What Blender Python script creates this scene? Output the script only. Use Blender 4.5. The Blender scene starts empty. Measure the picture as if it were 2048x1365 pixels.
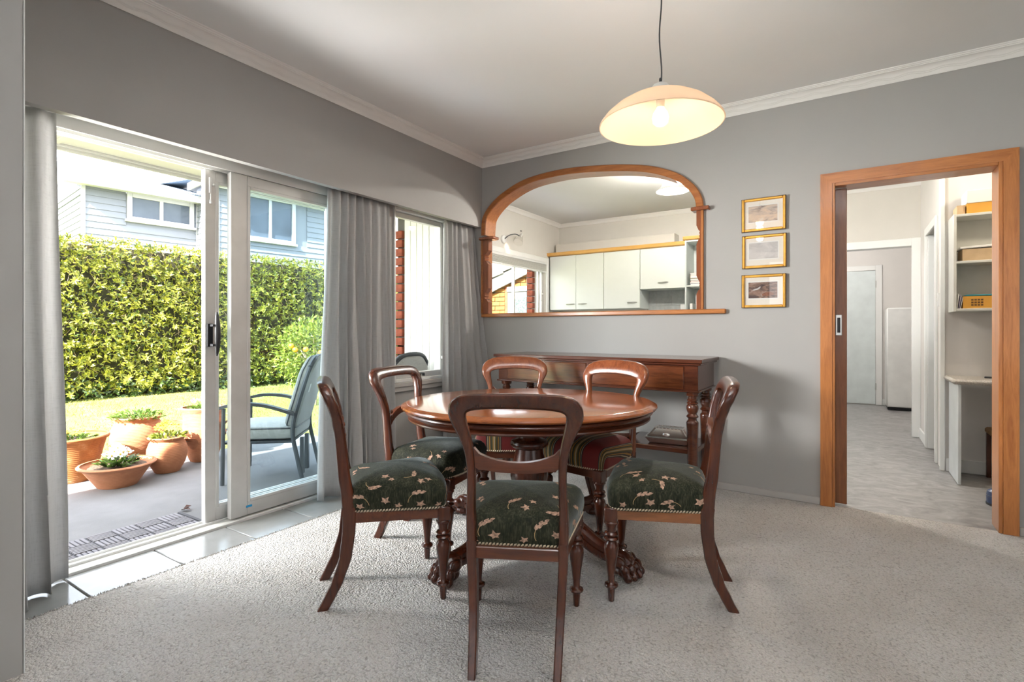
import bpy, bmesh, math, random
import numpy as np
from mathutils import Vector, Matrix
R = math.radians
rnd = random.Random(7)
scene = bpy.context.scene
COL = scene.collection

# ------------------------------------------------------------------ camera, sky, sun, exposure
cam_data = bpy.data.cameras.new('camera')
cam = bpy.data.objects.new('camera', cam_data)
COL.objects.link(cam)
cam.location = (2.7898, -3.8184, 1.1)
cam.rotation_euler = (R(90), 0, R(32.8721))
cam_data.sensor_width = 36.0
cam_data.lens = 1044.69 / 2048 * 36.0
cam_data.shift_y = -22.2 / 2048
cam_data.clip_start = 0.05
scene.camera = cam

scene.view_settings.view_transform = 'Standard'
scene.view_settings.look = 'None'
scene.view_settings.gamma = 1.0
scene.view_settings.use_curve_mapping = False
scene.view_settings.exposure = 0.30

world = bpy.data.worlds.new('sky')
scene.world = world
world.use_nodes = True
wn = world.node_tree
wn.nodes.clear()
w_out = wn.nodes.new('ShaderNodeOutputWorld')
w_bg = wn.nodes.new('ShaderNodeBackground')
w_sky = wn.nodes.new('ShaderNodeTexSky')
w_sky.sky_type = 'NISHITA'
w_sky.sun_disc = False
w_sky.sun_elevation = R(48)
w_sky.sun_rotation = R(165)
w_sky.air_density = 1.4
w_sky.dust_density = 4.0
w_mix = wn.nodes.new('ShaderNodeMix'); w_mix.data_type = 'RGBA'
w_mix.inputs[0].default_value = 0.75
w_mix.inputs[7].default_value = (3.6, 3.75, 4.0, 1)      # thin bright overcast veil
wn.links.new(w_sky.outputs[0], w_mix.inputs[6])
wn.links.new(w_mix.outputs[2], w_bg.inputs[0])
w_bg.inputs[1].default_value = 1.35
wn.links.new(w_bg.outputs[0], w_out.inputs[0])

def lamp(name, kind, loc, energy, color=(1, 1, 1), size=None, size_y=None, rot=None, toward=None, radius=None):
    d = bpy.data.lights.new(name, kind)
    d.energy = energy
    d.color = color
    if size is not None:
        d.shape = 'RECTANGLE'; d.size = size; d.size_y = size_y or size
    if radius is not None:
        d.shadow_soft_size = radius
    o = bpy.data.objects.new(name, d)
    COL.objects.link(o)
    o.location = loc
    if rot is not None:
        o.rotation_euler = rot
    if toward is not None:
        o.rotation_euler = (Vector(toward)).to_track_quat('-Z', 'Y').to_euler()
    return o

sun = lamp('sun', 'SUN', (0, -10, 12), 33.0, (1.0, 0.95, 0.86), toward=(-0.14, 0.90, -0.66))
sun.data.angle = R(0.55)
# added fill from behind the camera and beside it, standing in for window light
lamp('rear_fill', 'AREA', (3.6, -7.3, 1.55), 34, (0.97, 0.985, 1.0), size=4.2, size_y=1.9, rot=(R(90), 0, 0))
lamp('side_fill', 'AREA', (5.9, -3.4, 1.5), 14, (0.98, 0.99, 1.0), size=1.8, size_y=1.8, rot=(0, R(90), 0))
# added patio fill for sky and ground bounce, one through the door, one upward,
# and a small added one indoors, aimed at the ceiling
ps_ = lamp('patio_door_fill', 'AREA', (-1.15, -3.95, 1.78), 104, (1.0, 0.99, 0.97), size=1.3, size_y=0.74, toward=(0.78, 0.61, -0.12))
ps_.data.spread = R(92)
rf_ = lamp('patio_up_fill', 'AREA', (-1.30, -3.55, 0.10), 30, (1.0, 0.985, 0.95), size=1.6, size_y=1.2, toward=(0.62, 0.40, 0.72))
rf_.data.spread = R(82)
bf = lamp('ceiling_fill', 'AREA', (2.75, -4.0, 1.72), 60, (0.945, 0.975, 1.0), size=0.5, size_y=0.5, toward=(-0.08, 0.55, 0.80))
bf.data.spread = R(84)
# lamps of the kitchen and study nook; passage and laundry lights are added fill
lamp('kitchen_lamp_light', 'POINT', (1.42, 1.03, 2.527), 150, (1.0, 0.95, 0.87), radius=0.02)
lamp('study_nook_lamp_light', 'POINT', (4.0, 0.55, 2.35), 18, (1.0, 0.86, 0.66), radius=0.05)
lamp('laundry_fill', 'POINT', (2.4, 4.1, 2.35), 37, (1.0, 0.97, 0.93), radius=0.12)
lamp('passage_fill', 'POINT', (2.95, 1.1, 2.45), 10, (1.0, 0.97, 0.93), radius=0.02)

# ------------------------------------------------------------------ materials
MATS = {}
def new_mat(name):
    m = bpy.data.materials.new(name)
    m.use_nodes = True
    nt = m.node_tree
    b = nt.nodes['Principled BSDF']
    MATS[name] = m
    return m, nt, b

def N(nt, t, **kw):
    n = nt.nodes.new(t)
    for k, v in kw.items():
        setattr(n, k, v)
    return n

def coords(nt, scale=(1, 1, 1), out='Object'):
    tc = N(nt, 'ShaderNodeTexCoord')
    mp = N(nt, 'ShaderNodeMapping')
    mp.inputs['Scale'].default_value = scale
    nt.links.new(tc.outputs[out], mp.inputs[0])
    return mp.outputs[0]

def noise(nt, vec, scale=5, detail=4, rough=0.5, dist=0.0):
    n = N(nt, 'ShaderNodeTexNoise')
    n.inputs['Scale'].default_value = scale
    n.inputs['Detail'].default_value = detail
    n.inputs['Roughness'].default_value = rough
    n.inputs['Distortion'].default_value = dist
    nt.links.new(vec, n.inputs['Vector'])
    return n.outputs[0]

def ramp(nt, fac, stops):
    r = N(nt, 'ShaderNodeValToRGB')
    els = r.color_ramp.elements
    els[0].position, els[0].color = stops[0][0], (*stops[0][1], 1)
    els[1].position, els[1].color = stops[-1][0], (*stops[-1][1], 1)
    for p, c in stops[1:-1]:
        e = els.new(p); e.color = (*c, 1)
    nt.links.new(fac, r.inputs[0])
    return r.outputs[0]

def bump(nt, b, h, strength=0.3, dist=0.01):
    bp = N(nt, 'ShaderNodeBump')
    bp.inputs['Strength'].default_value = strength
    bp.inputs['Distance'].default_value = dist
    nt.links.new(h, bp.inputs['Height'])
    nt.links.new(bp.outputs[0], b.inputs['Normal'])

def plain(name, col, rough=0.5, metal=0.0, vary=0.06, scale=6, bmp=0.0, bscale=200, bdist=0.002, spec=0.5, coat=0.0, coords_scale=(1, 1, 1)):
    m, nt, b = new_mat(name)
    vec = coords(nt, coords_scale)
    f = noise(nt, vec, scale, 4)
    c = ramp(nt, f, [(0.3, tuple(x * (1 - vary) for x in col)), (0.7, tuple(min(1, x * (1 + vary)) for x in col))])
    nt.links.new(c, b.inputs['Base Color'])
    b.inputs['Roughness'].default_value = rough
    b.inputs['Metallic'].default_value = metal
    b.inputs['Specular IOR Level'].default_value = spec
    b.inputs['Coat Weight'].default_value = coat
    if bmp:
        bump(nt, b, noise(nt, vec, bscale, 3), bmp, bdist)
    return m

def wood(name, dark, light, rough=0.3, axis='x', coat=0.0, fine=1.0, spec=0.5):
    m, nt, b = new_mat(name)
    s = {'x': (1.2, 14, 14), 'y': (14, 1.2, 14), 'z': (14, 14, 1.2)}[axis]
    vec = coords(nt, s)
    n1 = noise(nt, vec, 2.2 * fine, 6, 0.6, 1.2)
    n2 = noise(nt, vec, 14 * fine, 3, 0.6, 0.3)
    mx = N(nt, 'ShaderNodeMath', operation='MULTIPLY_ADD')
    mx.inputs[1].default_value = 0.35
    nt.links.new(n2, mx.inputs[0]); nt.links.new(n1, mx.inputs[2])
    mid = tuple((a + c) / 2 for a, c in zip(dark, light))
    c = ramp(nt, mx.outputs[0], [(0.42, dark), (0.62, mid), (0.85, light)])
    nt.links.new(c, b.inputs['Base Color'])
    b.inputs['Roughness'].default_value = rough
    b.inputs['Specular IOR Level'].default_value = spec
    b.inputs['Coat Weight'].default_value = coat
    b.inputs['Coat Roughness'].default_value = 0.12
    bump(nt, b, n2, 0.08, 0.001)
    return m

wall_m = plain('wall_paint_grey', (0.383, 0.374, 0.358), 0.75, vary=0.02, scale=3, bmp=0.15, bscale=160, spec=0.3)
nib_m = plain('wall_paint_grey_nib', (0.383, 0.374, 0.358), 0.75, vary=0.02, scale=3, spec=0.3)
ceil_m = plain('ceiling_paint', (0.80, 0.795, 0.785), 0.85, vary=0.015, scale=2, spec=0.2)
cornice_m = plain('cornice_paint', (0.84, 0.82, 0.79), 0.55, vary=0.01)
white_m = plain('white_gloss_paint', (0.82, 0.82, 0.80), 0.35, vary=0.01)
kit_wall_m = plain('kitchen_wall_paint', (0.66, 0.63, 0.58), 0.8, vary=0.015)
hall_wall_m = plain('hall_wall_paint', (0.72, 0.69, 0.66), 0.8, vary=0.015)
base_grey_m = plain('baseboard_paint_grey', (0.44, 0.42, 0.40), 0.4, vary=0.02)
alu_m = plain('aluminium_frame', (0.62, 0.61, 0.59), 0.42, metal=0.35, vary=0.05, scale=9)
alu_white_m = plain('frame_white', (0.74, 0.74, 0.72), 0.4, vary=0.02)
black_m = plain('black_plastic', (0.012, 0.012, 0.014), 0.4)
dark_metal_m = plain('dark_metal', (0.045, 0.05, 0.055), 0.45, metal=0.2)
screw_m = plain('screw_dark', (0.08, 0.08, 0.08), 0.5)
blue_m = plain('blue_sticker', (0.02, 0.28, 0.55), 0.4)
rimu_m = wood('rimu_trim', (0.30, 0.095, 0.020), (0.50, 0.19, 0.050), 0.32, 'z', 0.25)
rimu_x_m = wood('rimu_trim_across', (0.30, 0.095, 0.020), (0.50, 0.19, 0.050), 0.32, 'x', 0.25)
arch_m = wood('arch_wood', (0.23, 0.068, 0.016), (0.42, 0.15, 0.038), 0.3, 'x', 0.3)
post_m = wood('spindle_wood', (0.16, 0.045, 0.016), (0.28, 0.085, 0.03), 0.25, 'z', 0.4)
pocket_m = wood('pocket_door_wood', (0.15, 0.047, 0.015), (0.27, 0.10, 0.034), 0.35, 'z', 0.2)
mahog_m = wood('mahogany_dark', (0.028, 0.0055, 0.0022), (0.082, 0.0185, 0.0065), 0.27, 'z', 0.22)
mahog_x_m = wood('mahogany_rail', (0.045, 0.0095, 0.0035), (0.12, 0.030, 0.010), 0.28, 'x', 0.2)
mahog_lit_m = wood('mahogany_lit', (0.10, 0.024, 0.008), (0.23, 0.066, 0.022), 0.24, 'z', 0.3)  # lighter tone paints the light reflected on the striped chairs' backs
top_m = wood('mahogany_table_top', (0.20, 0.050, 0.013), (0.37, 0.115, 0.033), 0.14, 'x', 0.6)
sb_m = wood('sideboard_mahogany', (0.042, 0.0095, 0.0045), (0.105, 0.028, 0.011), 0.22, 'x', 0.4)
sb_drawer_m = wood('sideboard_flame_veneer', (0.055, 0.012, 0.005), (0.16, 0.047, 0.015), 0.2, 'x', 0.45, 1.4)
gold_m = plain('gilt_frame', (0.70, 0.38, 0.07), 0.33, metal=0.45, vary=0.12, scale=30)
gilt_edge_m = plain('frame_dark_edge', (0.10, 0.055, 0.02), 0.5, vary=0.15)
mat_board_m = plain('mat_board', (0.80, 0.75, 0.67), 0.9, vary=0.02)
paper_m = plain('paper_white', (0.80, 0.79, 0.76), 0.85, vary=0.03)
chrome_m = plain('polished_silver', (0.93, 0.92, 0.89), 0.24, metal=0.9, vary=0.04)
steel_m = plain('brushed_steel', (0.60, 0.60, 0.58), 0.28, metal=1.0, vary=0.04)
cab_m = plain('cabinet_laminate', (0.70, 0.72, 0.68), 0.35, vary=0.01)
cab_in_m = plain('cabinet_carcass', (0.58, 0.62, 0.60), 0.5, vary=0.02)
pine_m = wood('golden_pine', (0.55, 0.27, 0.06), (0.74, 0.42, 0.12), 0.35, 'x', 0.2)
kraft_m = plain('kraft_board', (0.55, 0.40, 0.24), 0.85, vary=0.08, scale=20)
orange_board_m = plain('orange_board', (0.66, 0.33, 0.05), 0.8, vary=0.06)
terra_m, nt, b = new_mat('terracotta')
v = coords(nt); nz = noise(nt, v, 7, 5, 0.6)
c = ramp(nt, nz, [(0.3, (0.31, 0.115, 0.052)), (0.62, (0.42, 0.175, 0.085)), (0.80, (0.50, 0.29, 0.19))])
nt.links.new(c, b.inputs['Base Color']); b.inputs['Roughness'].default_value = 0.85
wv = N(nt, 'ShaderNodeTexWave', bands_direction='Z'); wv.inputs['Scale'].default_value = 24; wv.inputs['Distortion'].default_value = 1.5
nt.links.new(v, wv.inputs['Vector']); bump(nt, b, wv.outputs[1], 0.28, 0.005)
terra_old_m, nt, b = new_mat('terracotta_weathered')
v = coords(nt); nz = noise(nt, v, 9, 7, 0.7)
c = ramp(nt, nz, [(0.3, (0.22, 0.070, 0.018)), (0.55, (0.33, 0.125, 0.036)), (0.66, (0.40, 0.18, 0.075)), (0.72, (0.52, 0.44, 0.36))])
nt.links.new(c, b.inputs['Base Color']); b.inputs['Roughness'].default_value = 0.9
wv = N(nt, 'ShaderNodeTexWave', bands_direction='Z'); wv.inputs['Scale'].default_value = 20; wv.inputs['Distortion'].default_value = 2
nt.links.new(v, wv.inputs['Vector']); bump(nt, b, wv.outputs[1], 0.28, 0.005)
soil_m = plain('potting_soil', (0.09, 0.06, 0.04), 0.95, vary=0.5, scale=60, bmp=0.6, bscale=90, bdist=0.01)

# carpet: twisted wool pile
carpet_m, nt, b = new_mat('carpet_wool')
v = coords(nt)
nd = N(nt, 'ShaderNodeVectorMath', operation='ADD')
vor = N(nt, 'ShaderNodeTexVoronoi', feature='F1'); vor.inputs['Scale'].default_value = 122
vor.inputs['Randomness'].default_value = 1.0
nsv = N(nt, 'ShaderNodeTexNoise'); nsv.inputs['Scale'].default_value = 60; nsv.inputs['Detail'].default_value = 2
nt.links.new(v, nsv.inputs['Vector'])
sc = N(nt, 'ShaderNodeVectorMath', operation='SCALE'); sc.inputs['Scale'].default_value = 0.016
nt.links.new(nsv.outputs['Color'], sc.inputs[0])
nt.links.new(v, nd.inputs[0]); nt.links.new(sc.outputs[0], nd.inputs[1])
nt.links.new(nd.outputs[0], vor.inputs['Vector'])
big = noise(nt, v, 1.6, 3, 0.55)
bigc = ramp(nt, big, [(0.35, (0.76, 0.72, 0.675)), (0.65, (0.86, 0.835, 0.805))])
cell = ramp(nt, vor.outputs['Distance'], [(0.0, (1, 1, 1)), (0.6, (0.92, 0.91, 0.90)), (1.0, (0.55, 0.53, 0.51))])
mul = N(nt, 'ShaderNodeMix', data_type='RGBA', blend_type='MULTIPLY'); mul.inputs[0].default_value = 1.0
nt.links.new(bigc, mul.inputs[6]); nt.links.new(cell, mul.inputs[7])
nt.links.new(mul.outputs[2], b.inputs['Base Color'])
b.inputs['Roughness'].default_value = 1.0; b.inputs['Specular IOR Level'].default_value = 0.05
b.inputs['Sheen Weight'].default_value = 0.2
inv = N(nt, 'ShaderNodeMath', operation='SUBTRACT'); inv.inputs[0].default_value = 1.0
nt.links.new(vor.outputs['Distance'], inv.inputs[1])
bump(nt, b, inv.outputs[0], 1.0, 0.012)

tile_m, nt, b = new_mat('ceramic_floor_tile')
v = coords(nt); nz = noise(nt, v, 4, 6, 0.6, 0.6)
nt.links.new(ramp(nt, nz, [(0.3, (0.235, 0.24, 0.235)), (0.7, (0.30, 0.305, 0.30))]), b.inputs['Base Color'])
b.inputs['Roughness'].default_value = 0.16
grout_m = plain('grout', (0.45, 0.43, 0.40), 0.9)
vinyl_m, nt, b = new_mat('vinyl_floor')
v = coords(nt, (2.2, 3.2, 1)); nz = noise(nt, v, 2.6, 9, 0.68, 1.6)
nt.links.new(ramp(nt, nz, [(0.32, (0.21, 0.20, 0.195)), (0.5, (0.31, 0.30, 0.295)), (0.68, (0.42, 0.41, 0.405))]), b.inputs['Base Color'])
b.inputs['Roughness'].default_value = 0.38
splash_m, nt, b = new_mat('splashback_tile')
v = coords(nt); nz = noise(nt, v, 9, 6, 0.65, 0.6)
nt.links.new(ramp(nt, nz, [(0.3, (0.33, 0.35, 0.34)), (0.7, (0.47, 0.49, 0.48))]), b.inputs['Base Color']); b.inputs['Roughness'].default_value = 0.3

def fabric(name, col, rough=0.95, sheen=0.4, vary=0.25, trans=0.0):
    m, nt, b = new_mat(name)
    v = coords(nt, (1, 1, 0.05)); n1 = noise(nt, v, 300, 3)
    v2 = coords(nt, (0.05, 0.05, 1)); n2 = noise(nt, v2, 420, 2)
    ad = N(nt, 'ShaderNodeMath', operation='ADD'); nt.links.new(n1, ad.inputs[0]); nt.links.new(n2, ad.inputs[1])
    c = ramp(nt, ad.outputs[0], [(0.75, tuple(x * (1 - vary) for x in col)), (1.25, tuple(x * (1 + vary) for x in col))])
    nt.links.new(c, b.inputs['Base Color']); b.inputs['Roughness'].default_value = rough
    b.inputs['Sheen Weight'].default_value = sheen; b.inputs['Specular IOR Level'].default_value = 0.15
    bump(nt, b, ad.outputs[0], 0.15, 0.002)
    if trans:
        tr = N(nt, 'ShaderNodeBsdfTranslucent'); nt.links.new(c, tr.inputs[0])
        mx = N(nt, 'ShaderNodeMixShader'); mx.inputs[0].default_value = trans
        out = nt.nodes['Material Output']
        nt.links.new(b.outputs[0], mx.inputs[1]); nt.links.new(tr.outputs[0], mx.inputs[2]); nt.links.new(mx.outputs[0], out.inputs[0])
    return m
curtain_m = fabric('curtain_grey', (0.55, 0.545, 0.54), vary=0.06, trans=0.36)
lining_m = fabric('curtain_lining', (0.66, 0.64, 0.60), vary=0.05, trans=0.3)
cush_m = fabric('patio_cushion', (0.36, 0.35, 0.32), vary=0.12)

# green chenille: short vertical flecks
chen_m, nt, b = new_mat('green_chenille')
v = coords(nt, (1, 1, 0.16)); n1 = noise(nt, v, 210, 3, 0.6)
v2 = coords(nt, (1, 1, 0.3)); n2 = noise(nt, v2, 40, 2)
ad = N(nt, 'ShaderNodeMath', operation='MULTIPLY_ADD'); ad.inputs[1].default_value = 0.4
nt.links.new(n2, ad.inputs[0]); nt.links.new(n1, ad.inputs[2])
nt.links.new(ramp(nt, ad.outputs[0], [(0.50, (0.006, 0.007, 0.004)), (0.70, (0.018, 0.019, 0.010)), (0.92, (0.056, 0.058, 0.034))]), b.inputs['Base Color'])
b.inputs['Roughness'].default_value = 0.8; b.inputs['Sheen Weight'].default_value = 0.35; b.inputs['Sheen Roughness'].default_value = 0.3
b.inputs['Sheen Tint'].default_value = (0.72, 0.82, 0.84, 1); b.inputs['Specular IOR Level'].default_value = 0.2
bump(nt, b, n1, 0.35, 0.003)
motif_m = plain('woven_leaf_motif', (0.44, 0.28, 0.20), 0.8, vary=0.55, scale=110, spec=0.2)
motif2_m = plain('woven_stem_motif', (0.50, 0.33, 0.16), 0.8, vary=0.25, scale=40, spec=0.2)
# striped velvet (bands across local X)
stripe_m, nt, b = new_mat('striped_velvet')
tc = N(nt, 'ShaderNodeTexCoord'); sx = N(nt, 'ShaderNodeSeparateXYZ'); nt.links.new(tc.outputs['UV'], sx.inputs[0])
md = N(nt, 'ShaderNodeMath', operation='MULTIPLY_ADD'); md.inputs[1].default_value = 1 / 0.185; md.inputs[2].default_value = 10.06
nt.links.new(sx.outputs[0], md.inputs[0])
fr = N(nt, 'ShaderNodeMath', operation='FRACT'); nt.links.new(md.outputs[0], fr.inputs[0])
red, gold, grn, cream, blk = (0.16, 0.010, 0.008), (0.30, 0.15, 0.025), (0.055, 0.055, 0.022), (0.36, 0.31, 0.20), (0.012, 0.010, 0.009)
cr = N(nt, 'ShaderNodeValToRGB'); cr.color_ramp.interpolation = 'CONSTANT'
seq = [(0, red), (.44, blk), (.47, cream), (.49, blk), (.52, gold), (.555, blk), (.58, grn), (.63, gold), (.655, cream), (.69, gold), (.725, grn), (.77, blk), (.795, gold), (.84, blk), (.87, cream), (.89, blk), (.93, red)]
els = cr.color_ramp.elements
els[0].position = 0; els[0].color = (*red, 1); els[1].position = 0.93; els[1].color = (*red, 1)
for p, c in seq[1:-1]:
    e = els.new(p); e.color = (*c, 1)
nt.links.new(fr.outputs[0], cr.inputs[0]); nt.links.new(cr.outputs[0], b.inputs['Base Color'])
b.inputs['Roughness'].default_value = 0.75; b.inputs['Sheen Weight'].default_value = 0.25; b.inputs['Sheen Roughness'].default_value = 0.3
b.inputs['Sheen Tint'].default_value = (0.95, 0.75, 0.7, 1)
bump(nt, b, noise(nt, coords(nt), 260, 2), 0.2, 0.002)
braid_m = plain('braid_trim', (0.56, 0.46, 0.33), 0.8, vary=0.15, scale=60)

def glass_mat(name, tint=(1, 1, 1), refl=1.0, rough=0.0):
    m, nt, b = new_mat(name)
    nt.nodes.remove(b)
    out = nt.nodes['Material Output']
    tr = N(nt, 'ShaderNodeBsdfTransparent'); tr.inputs[0].default_value = (*tint, 1)
    gl = N(nt, 'ShaderNodeBsdfGlossy'); gl.inputs['Roughness'].default_value = rough
    fz = N(nt, 'ShaderNodeFresnel')
    ge = N(nt, 'ShaderNodeNewGeometry'); io = N(nt, 'ShaderNodeMath', operation='MULTIPLY_ADD')
    io.inputs[1].default_value = 1 / 1.5 - 1.5; io.inputs[2].default_value = 1.5      # same reflectance on both faces of a thin pane
    nt.links.new(ge.outputs['Backfacing'], io.inputs[0]); nt.links.new(io.outputs[0], fz.inputs[0])
    ml = N(nt, 'ShaderNodeMath', operation='MULTIPLY'); ml.inputs[1].default_value = refl
    nt.links.new(fz.outputs[0], ml.inputs[0])
    mx = N(nt, 'ShaderNodeMixShader')
    nt.links.new(ml.outputs[0], mx.inputs[0]); nt.links.new(tr.outputs[0], mx.inputs[1]); nt.links.new(gl.outputs[0], mx.inputs[2])
    nt.links.new(mx.outputs[0], out.inputs[0])
    return m
glass_m = glass_mat('window_glass', (0.88, 0.93, 0.95), 0.7)
clear_glass_m = glass_mat('clear_window_glass', (0.97, 0.98, 0.98), 0.22)
pic_glass_m = glass_mat('picture_glass', (0.98, 0.98, 0.98), 1.6)

def emis(name, col, strength):
    m, nt, b = new_mat(name)
    b.inputs['Base Color'].default_value = (*col, 1)
    b.inputs['Emission Color'].default_value = (*col, 1)
    b.inputs['Emission Strength'].default_value = strength
    return m
bulb_m = emis('lit_bulb', (1.0, 0.88, 0.68), 9.0)
kbulb_m = emis('lit_bulb_kitchen', (1.0, 0.95, 0.86), 8.0)
shade_m, nt, b = new_mat('opal_glass_shade')
out = nt.nodes['Material Output']
b.inputs['Base Color'].default_value = (0.88, 0.76, 0.62, 1); b.inputs['Roughness'].default_value = 0.22
tr = N(nt, 'ShaderNodeBsdfTranslucent'); tr.inputs[0].default_value = (0.95, 0.82, 0.70, 1)
mx = N(nt, 'ShaderNodeMixShader'); mx.inputs[0].default_value = 0.62
nt.links.new(b.outputs[0], mx.inputs[1]); nt.links.new(tr.outputs[0], mx.inputs[2]); nt.links.new(mx.outputs[0], out.inputs[0])
kshade_m, nt, b = new_mat('frosted_glass_shade')
out = nt.nodes['Material Output']
b.inputs['Base Color'].default_value = (0.92, 0.92, 0.90, 1); b.inputs['Roughness'].default_value = 0.3
tr = N(nt, 'ShaderNodeBsdfTranslucent'); tr.inputs[0].default_value = (0.95, 0.95, 0.92, 1)
mx = N(nt, 'ShaderNodeMixShader'); mx.inputs[0].default_value = 0.55
nt.links.new(b.outputs[0], mx.inputs[1]); nt.links.new(tr.outputs[0], mx.inputs[2]); nt.links.new(mx.outputs[0], out.inputs[0])

# outdoors
patio_m = plain('patio_concrete', (0.165, 0.162, 0.164), 0.9, vary=0.10, scale=5, bmp=0.3, bscale=120, bdist=0.004)
lawn_m, nt, b = new_mat('lawn_turf')
v = coords(nt); nz = noise(nt, v, 3.0, 6, 0.7)
nt.links.new(ramp(nt, nz, [(0.3, (0.15, 0.185, 0.03)), (0.55, (0.24, 0.26, 0.055)), (0.72, (0.34, 0.31, 0.12))]), b.inputs['Base Color'])
b.inputs['Roughness'].default_value = 0.95; bump(nt, b, noise(nt, v, 70, 4), 0.8, 0.03)
def leafmat(name, c1, c2, c3, trans=0.35):
    m, nt, b = new_mat(name)
    v = coords(nt); nz = noise(nt, v, 9, 3, 0.6)
    c = ramp(nt, nz, [(0.32, c1), (0.5, c2), (0.68, c3)])
    nt.links.new(c, b.inputs['Base Color']); b.inputs['Roughness'].default_value = 0.45
    tr = N(nt, 'ShaderNodeBsdfTranslucent'); nt.links.new(c, tr.inputs[0])
    mx = N(nt, 'ShaderNodeMixShader'); mx.inputs[0].default_value = trans
    o = nt.nodes['Material Output']
    nt.links.new(b.outputs[0], mx.inputs[1]); nt.links.new(tr.outputs[0], mx.inputs[2]); nt.links.new(mx.outputs[0], o.inputs[0])
    return m
hedge_leaf_m = leafmat('hedge_leaf', (0.10, 0.125, 0.011), (0.20, 0.22, 0.018), (0.33, 0.31, 0.035))
hedge_tip_m = leafmat('hedge_tip_leaf', (0.27, 0.23, 0.035), (0.34, 0.27, 0.06), (0.40, 0.28, 0.13))
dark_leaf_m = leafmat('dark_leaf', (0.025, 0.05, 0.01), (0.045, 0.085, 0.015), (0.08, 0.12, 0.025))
citrus_leaf_m = leafmat('citrus_leaf', (0.09, 0.14, 0.015), (0.18, 0.23, 0.025), (0.30, 0.30, 0.045))
herb_leaf_m = leafmat('herb_leaf', (0.08, 0.15, 0.03), (0.13, 0.22, 0.04), (0.22, 0.29, 0.06))
twig_m = plain('hedge_twig', (0.34, 0.26, 0.17), 0.9, vary=0.3)
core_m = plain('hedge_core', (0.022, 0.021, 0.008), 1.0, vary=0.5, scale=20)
orange_m = plain('orange_fruit', (0.78, 0.36, 0.02), 0.45, vary=0.1)
petal_white_m = plain('white_petal', (0.82, 0.82, 0.76), 0.6, vary=0.03)
petal_yellow_m = plain('yellow_petal', (0.55, 0.34, 0.02), 0.6, vary=0.12)
petal_gold_m = plain('golden_petal', (0.55, 0.25, 0.02), 0.6, vary=0.12)
petal_purple_m = plain('purple_petal', (0.30, 0.06, 0.42), 0.6, vary=0.15)
board_m = plain('weatherboard_paint', (0.195, 0.212, 0.238), 0.6, vary=0.02)
house_trim_m = plain('house_trim_white', (0.50, 0.51, 0.52), 0.5, vary=0.01)
house_pane_m = plain('house_window_pane', (0.085, 0.105, 0.135), 0.08, vary=0.25, scale=1.2, spec=0.32)
roof_iron_m = plain('roof_iron', (0.24, 0.30, 0.38), 0.5, vary=0.08)
soffit_m = plain('soffit_paint', (0.46, 0.45, 0.40), 0.7, vary=0.01)
brick_red_m = plain('brick_red', (0.25, 0.055, 0.025), 0.9, vary=0.30, scale=25, bmp=0.5, bscale=90, bdist=0.004)
brick_tan_m = plain('brick_tan', (0.22, 0.092, 0.018), 0.9, vary=0.15, scale=18, bmp=0.4, bscale=90, bdist=0.003)
mortar_m = plain('mortar', (0.12, 0.11, 0.105), 0.95, vary=0.1)
batten_m = plain('batten_paint', (0.82, 0.81, 0.76), 0.6, vary=0.01)
rooftile_m = plain('roof_tile', (0.16, 0.15, 0.14), 0.8, vary=0.2)
matgrey_m = plain('rubber_mat', (0.20, 0.19, 0.205), 0.8, vary=0.1)
mat_dark_m = plain('rubber_mat_dark', (0.06, 0.06, 0.066), 0.85, vary=0.1)
frost_m, nt, b = new_mat('frosted_pattern_glass')
v = coords(nt); vo = N(nt, 'ShaderNodeTexVoronoi'); vo.inputs['Scale'].default_value = 34; nt.links.new(v, vo.inputs['Vector'])
nt.links.new(ramp(nt, vo.outputs['Distance'], [(0.1, (0.022, 0.036, 0.036)), (0.7, (0.085, 0.105, 0.10))]), b.inputs['Base Color']); b.inputs['Roughness'].default_value = 0.2
brown_leaf_m = plain('dry_leaf', (0.055, 0.022, 0.014), 0.8, vary=0.3, scale=40)

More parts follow.
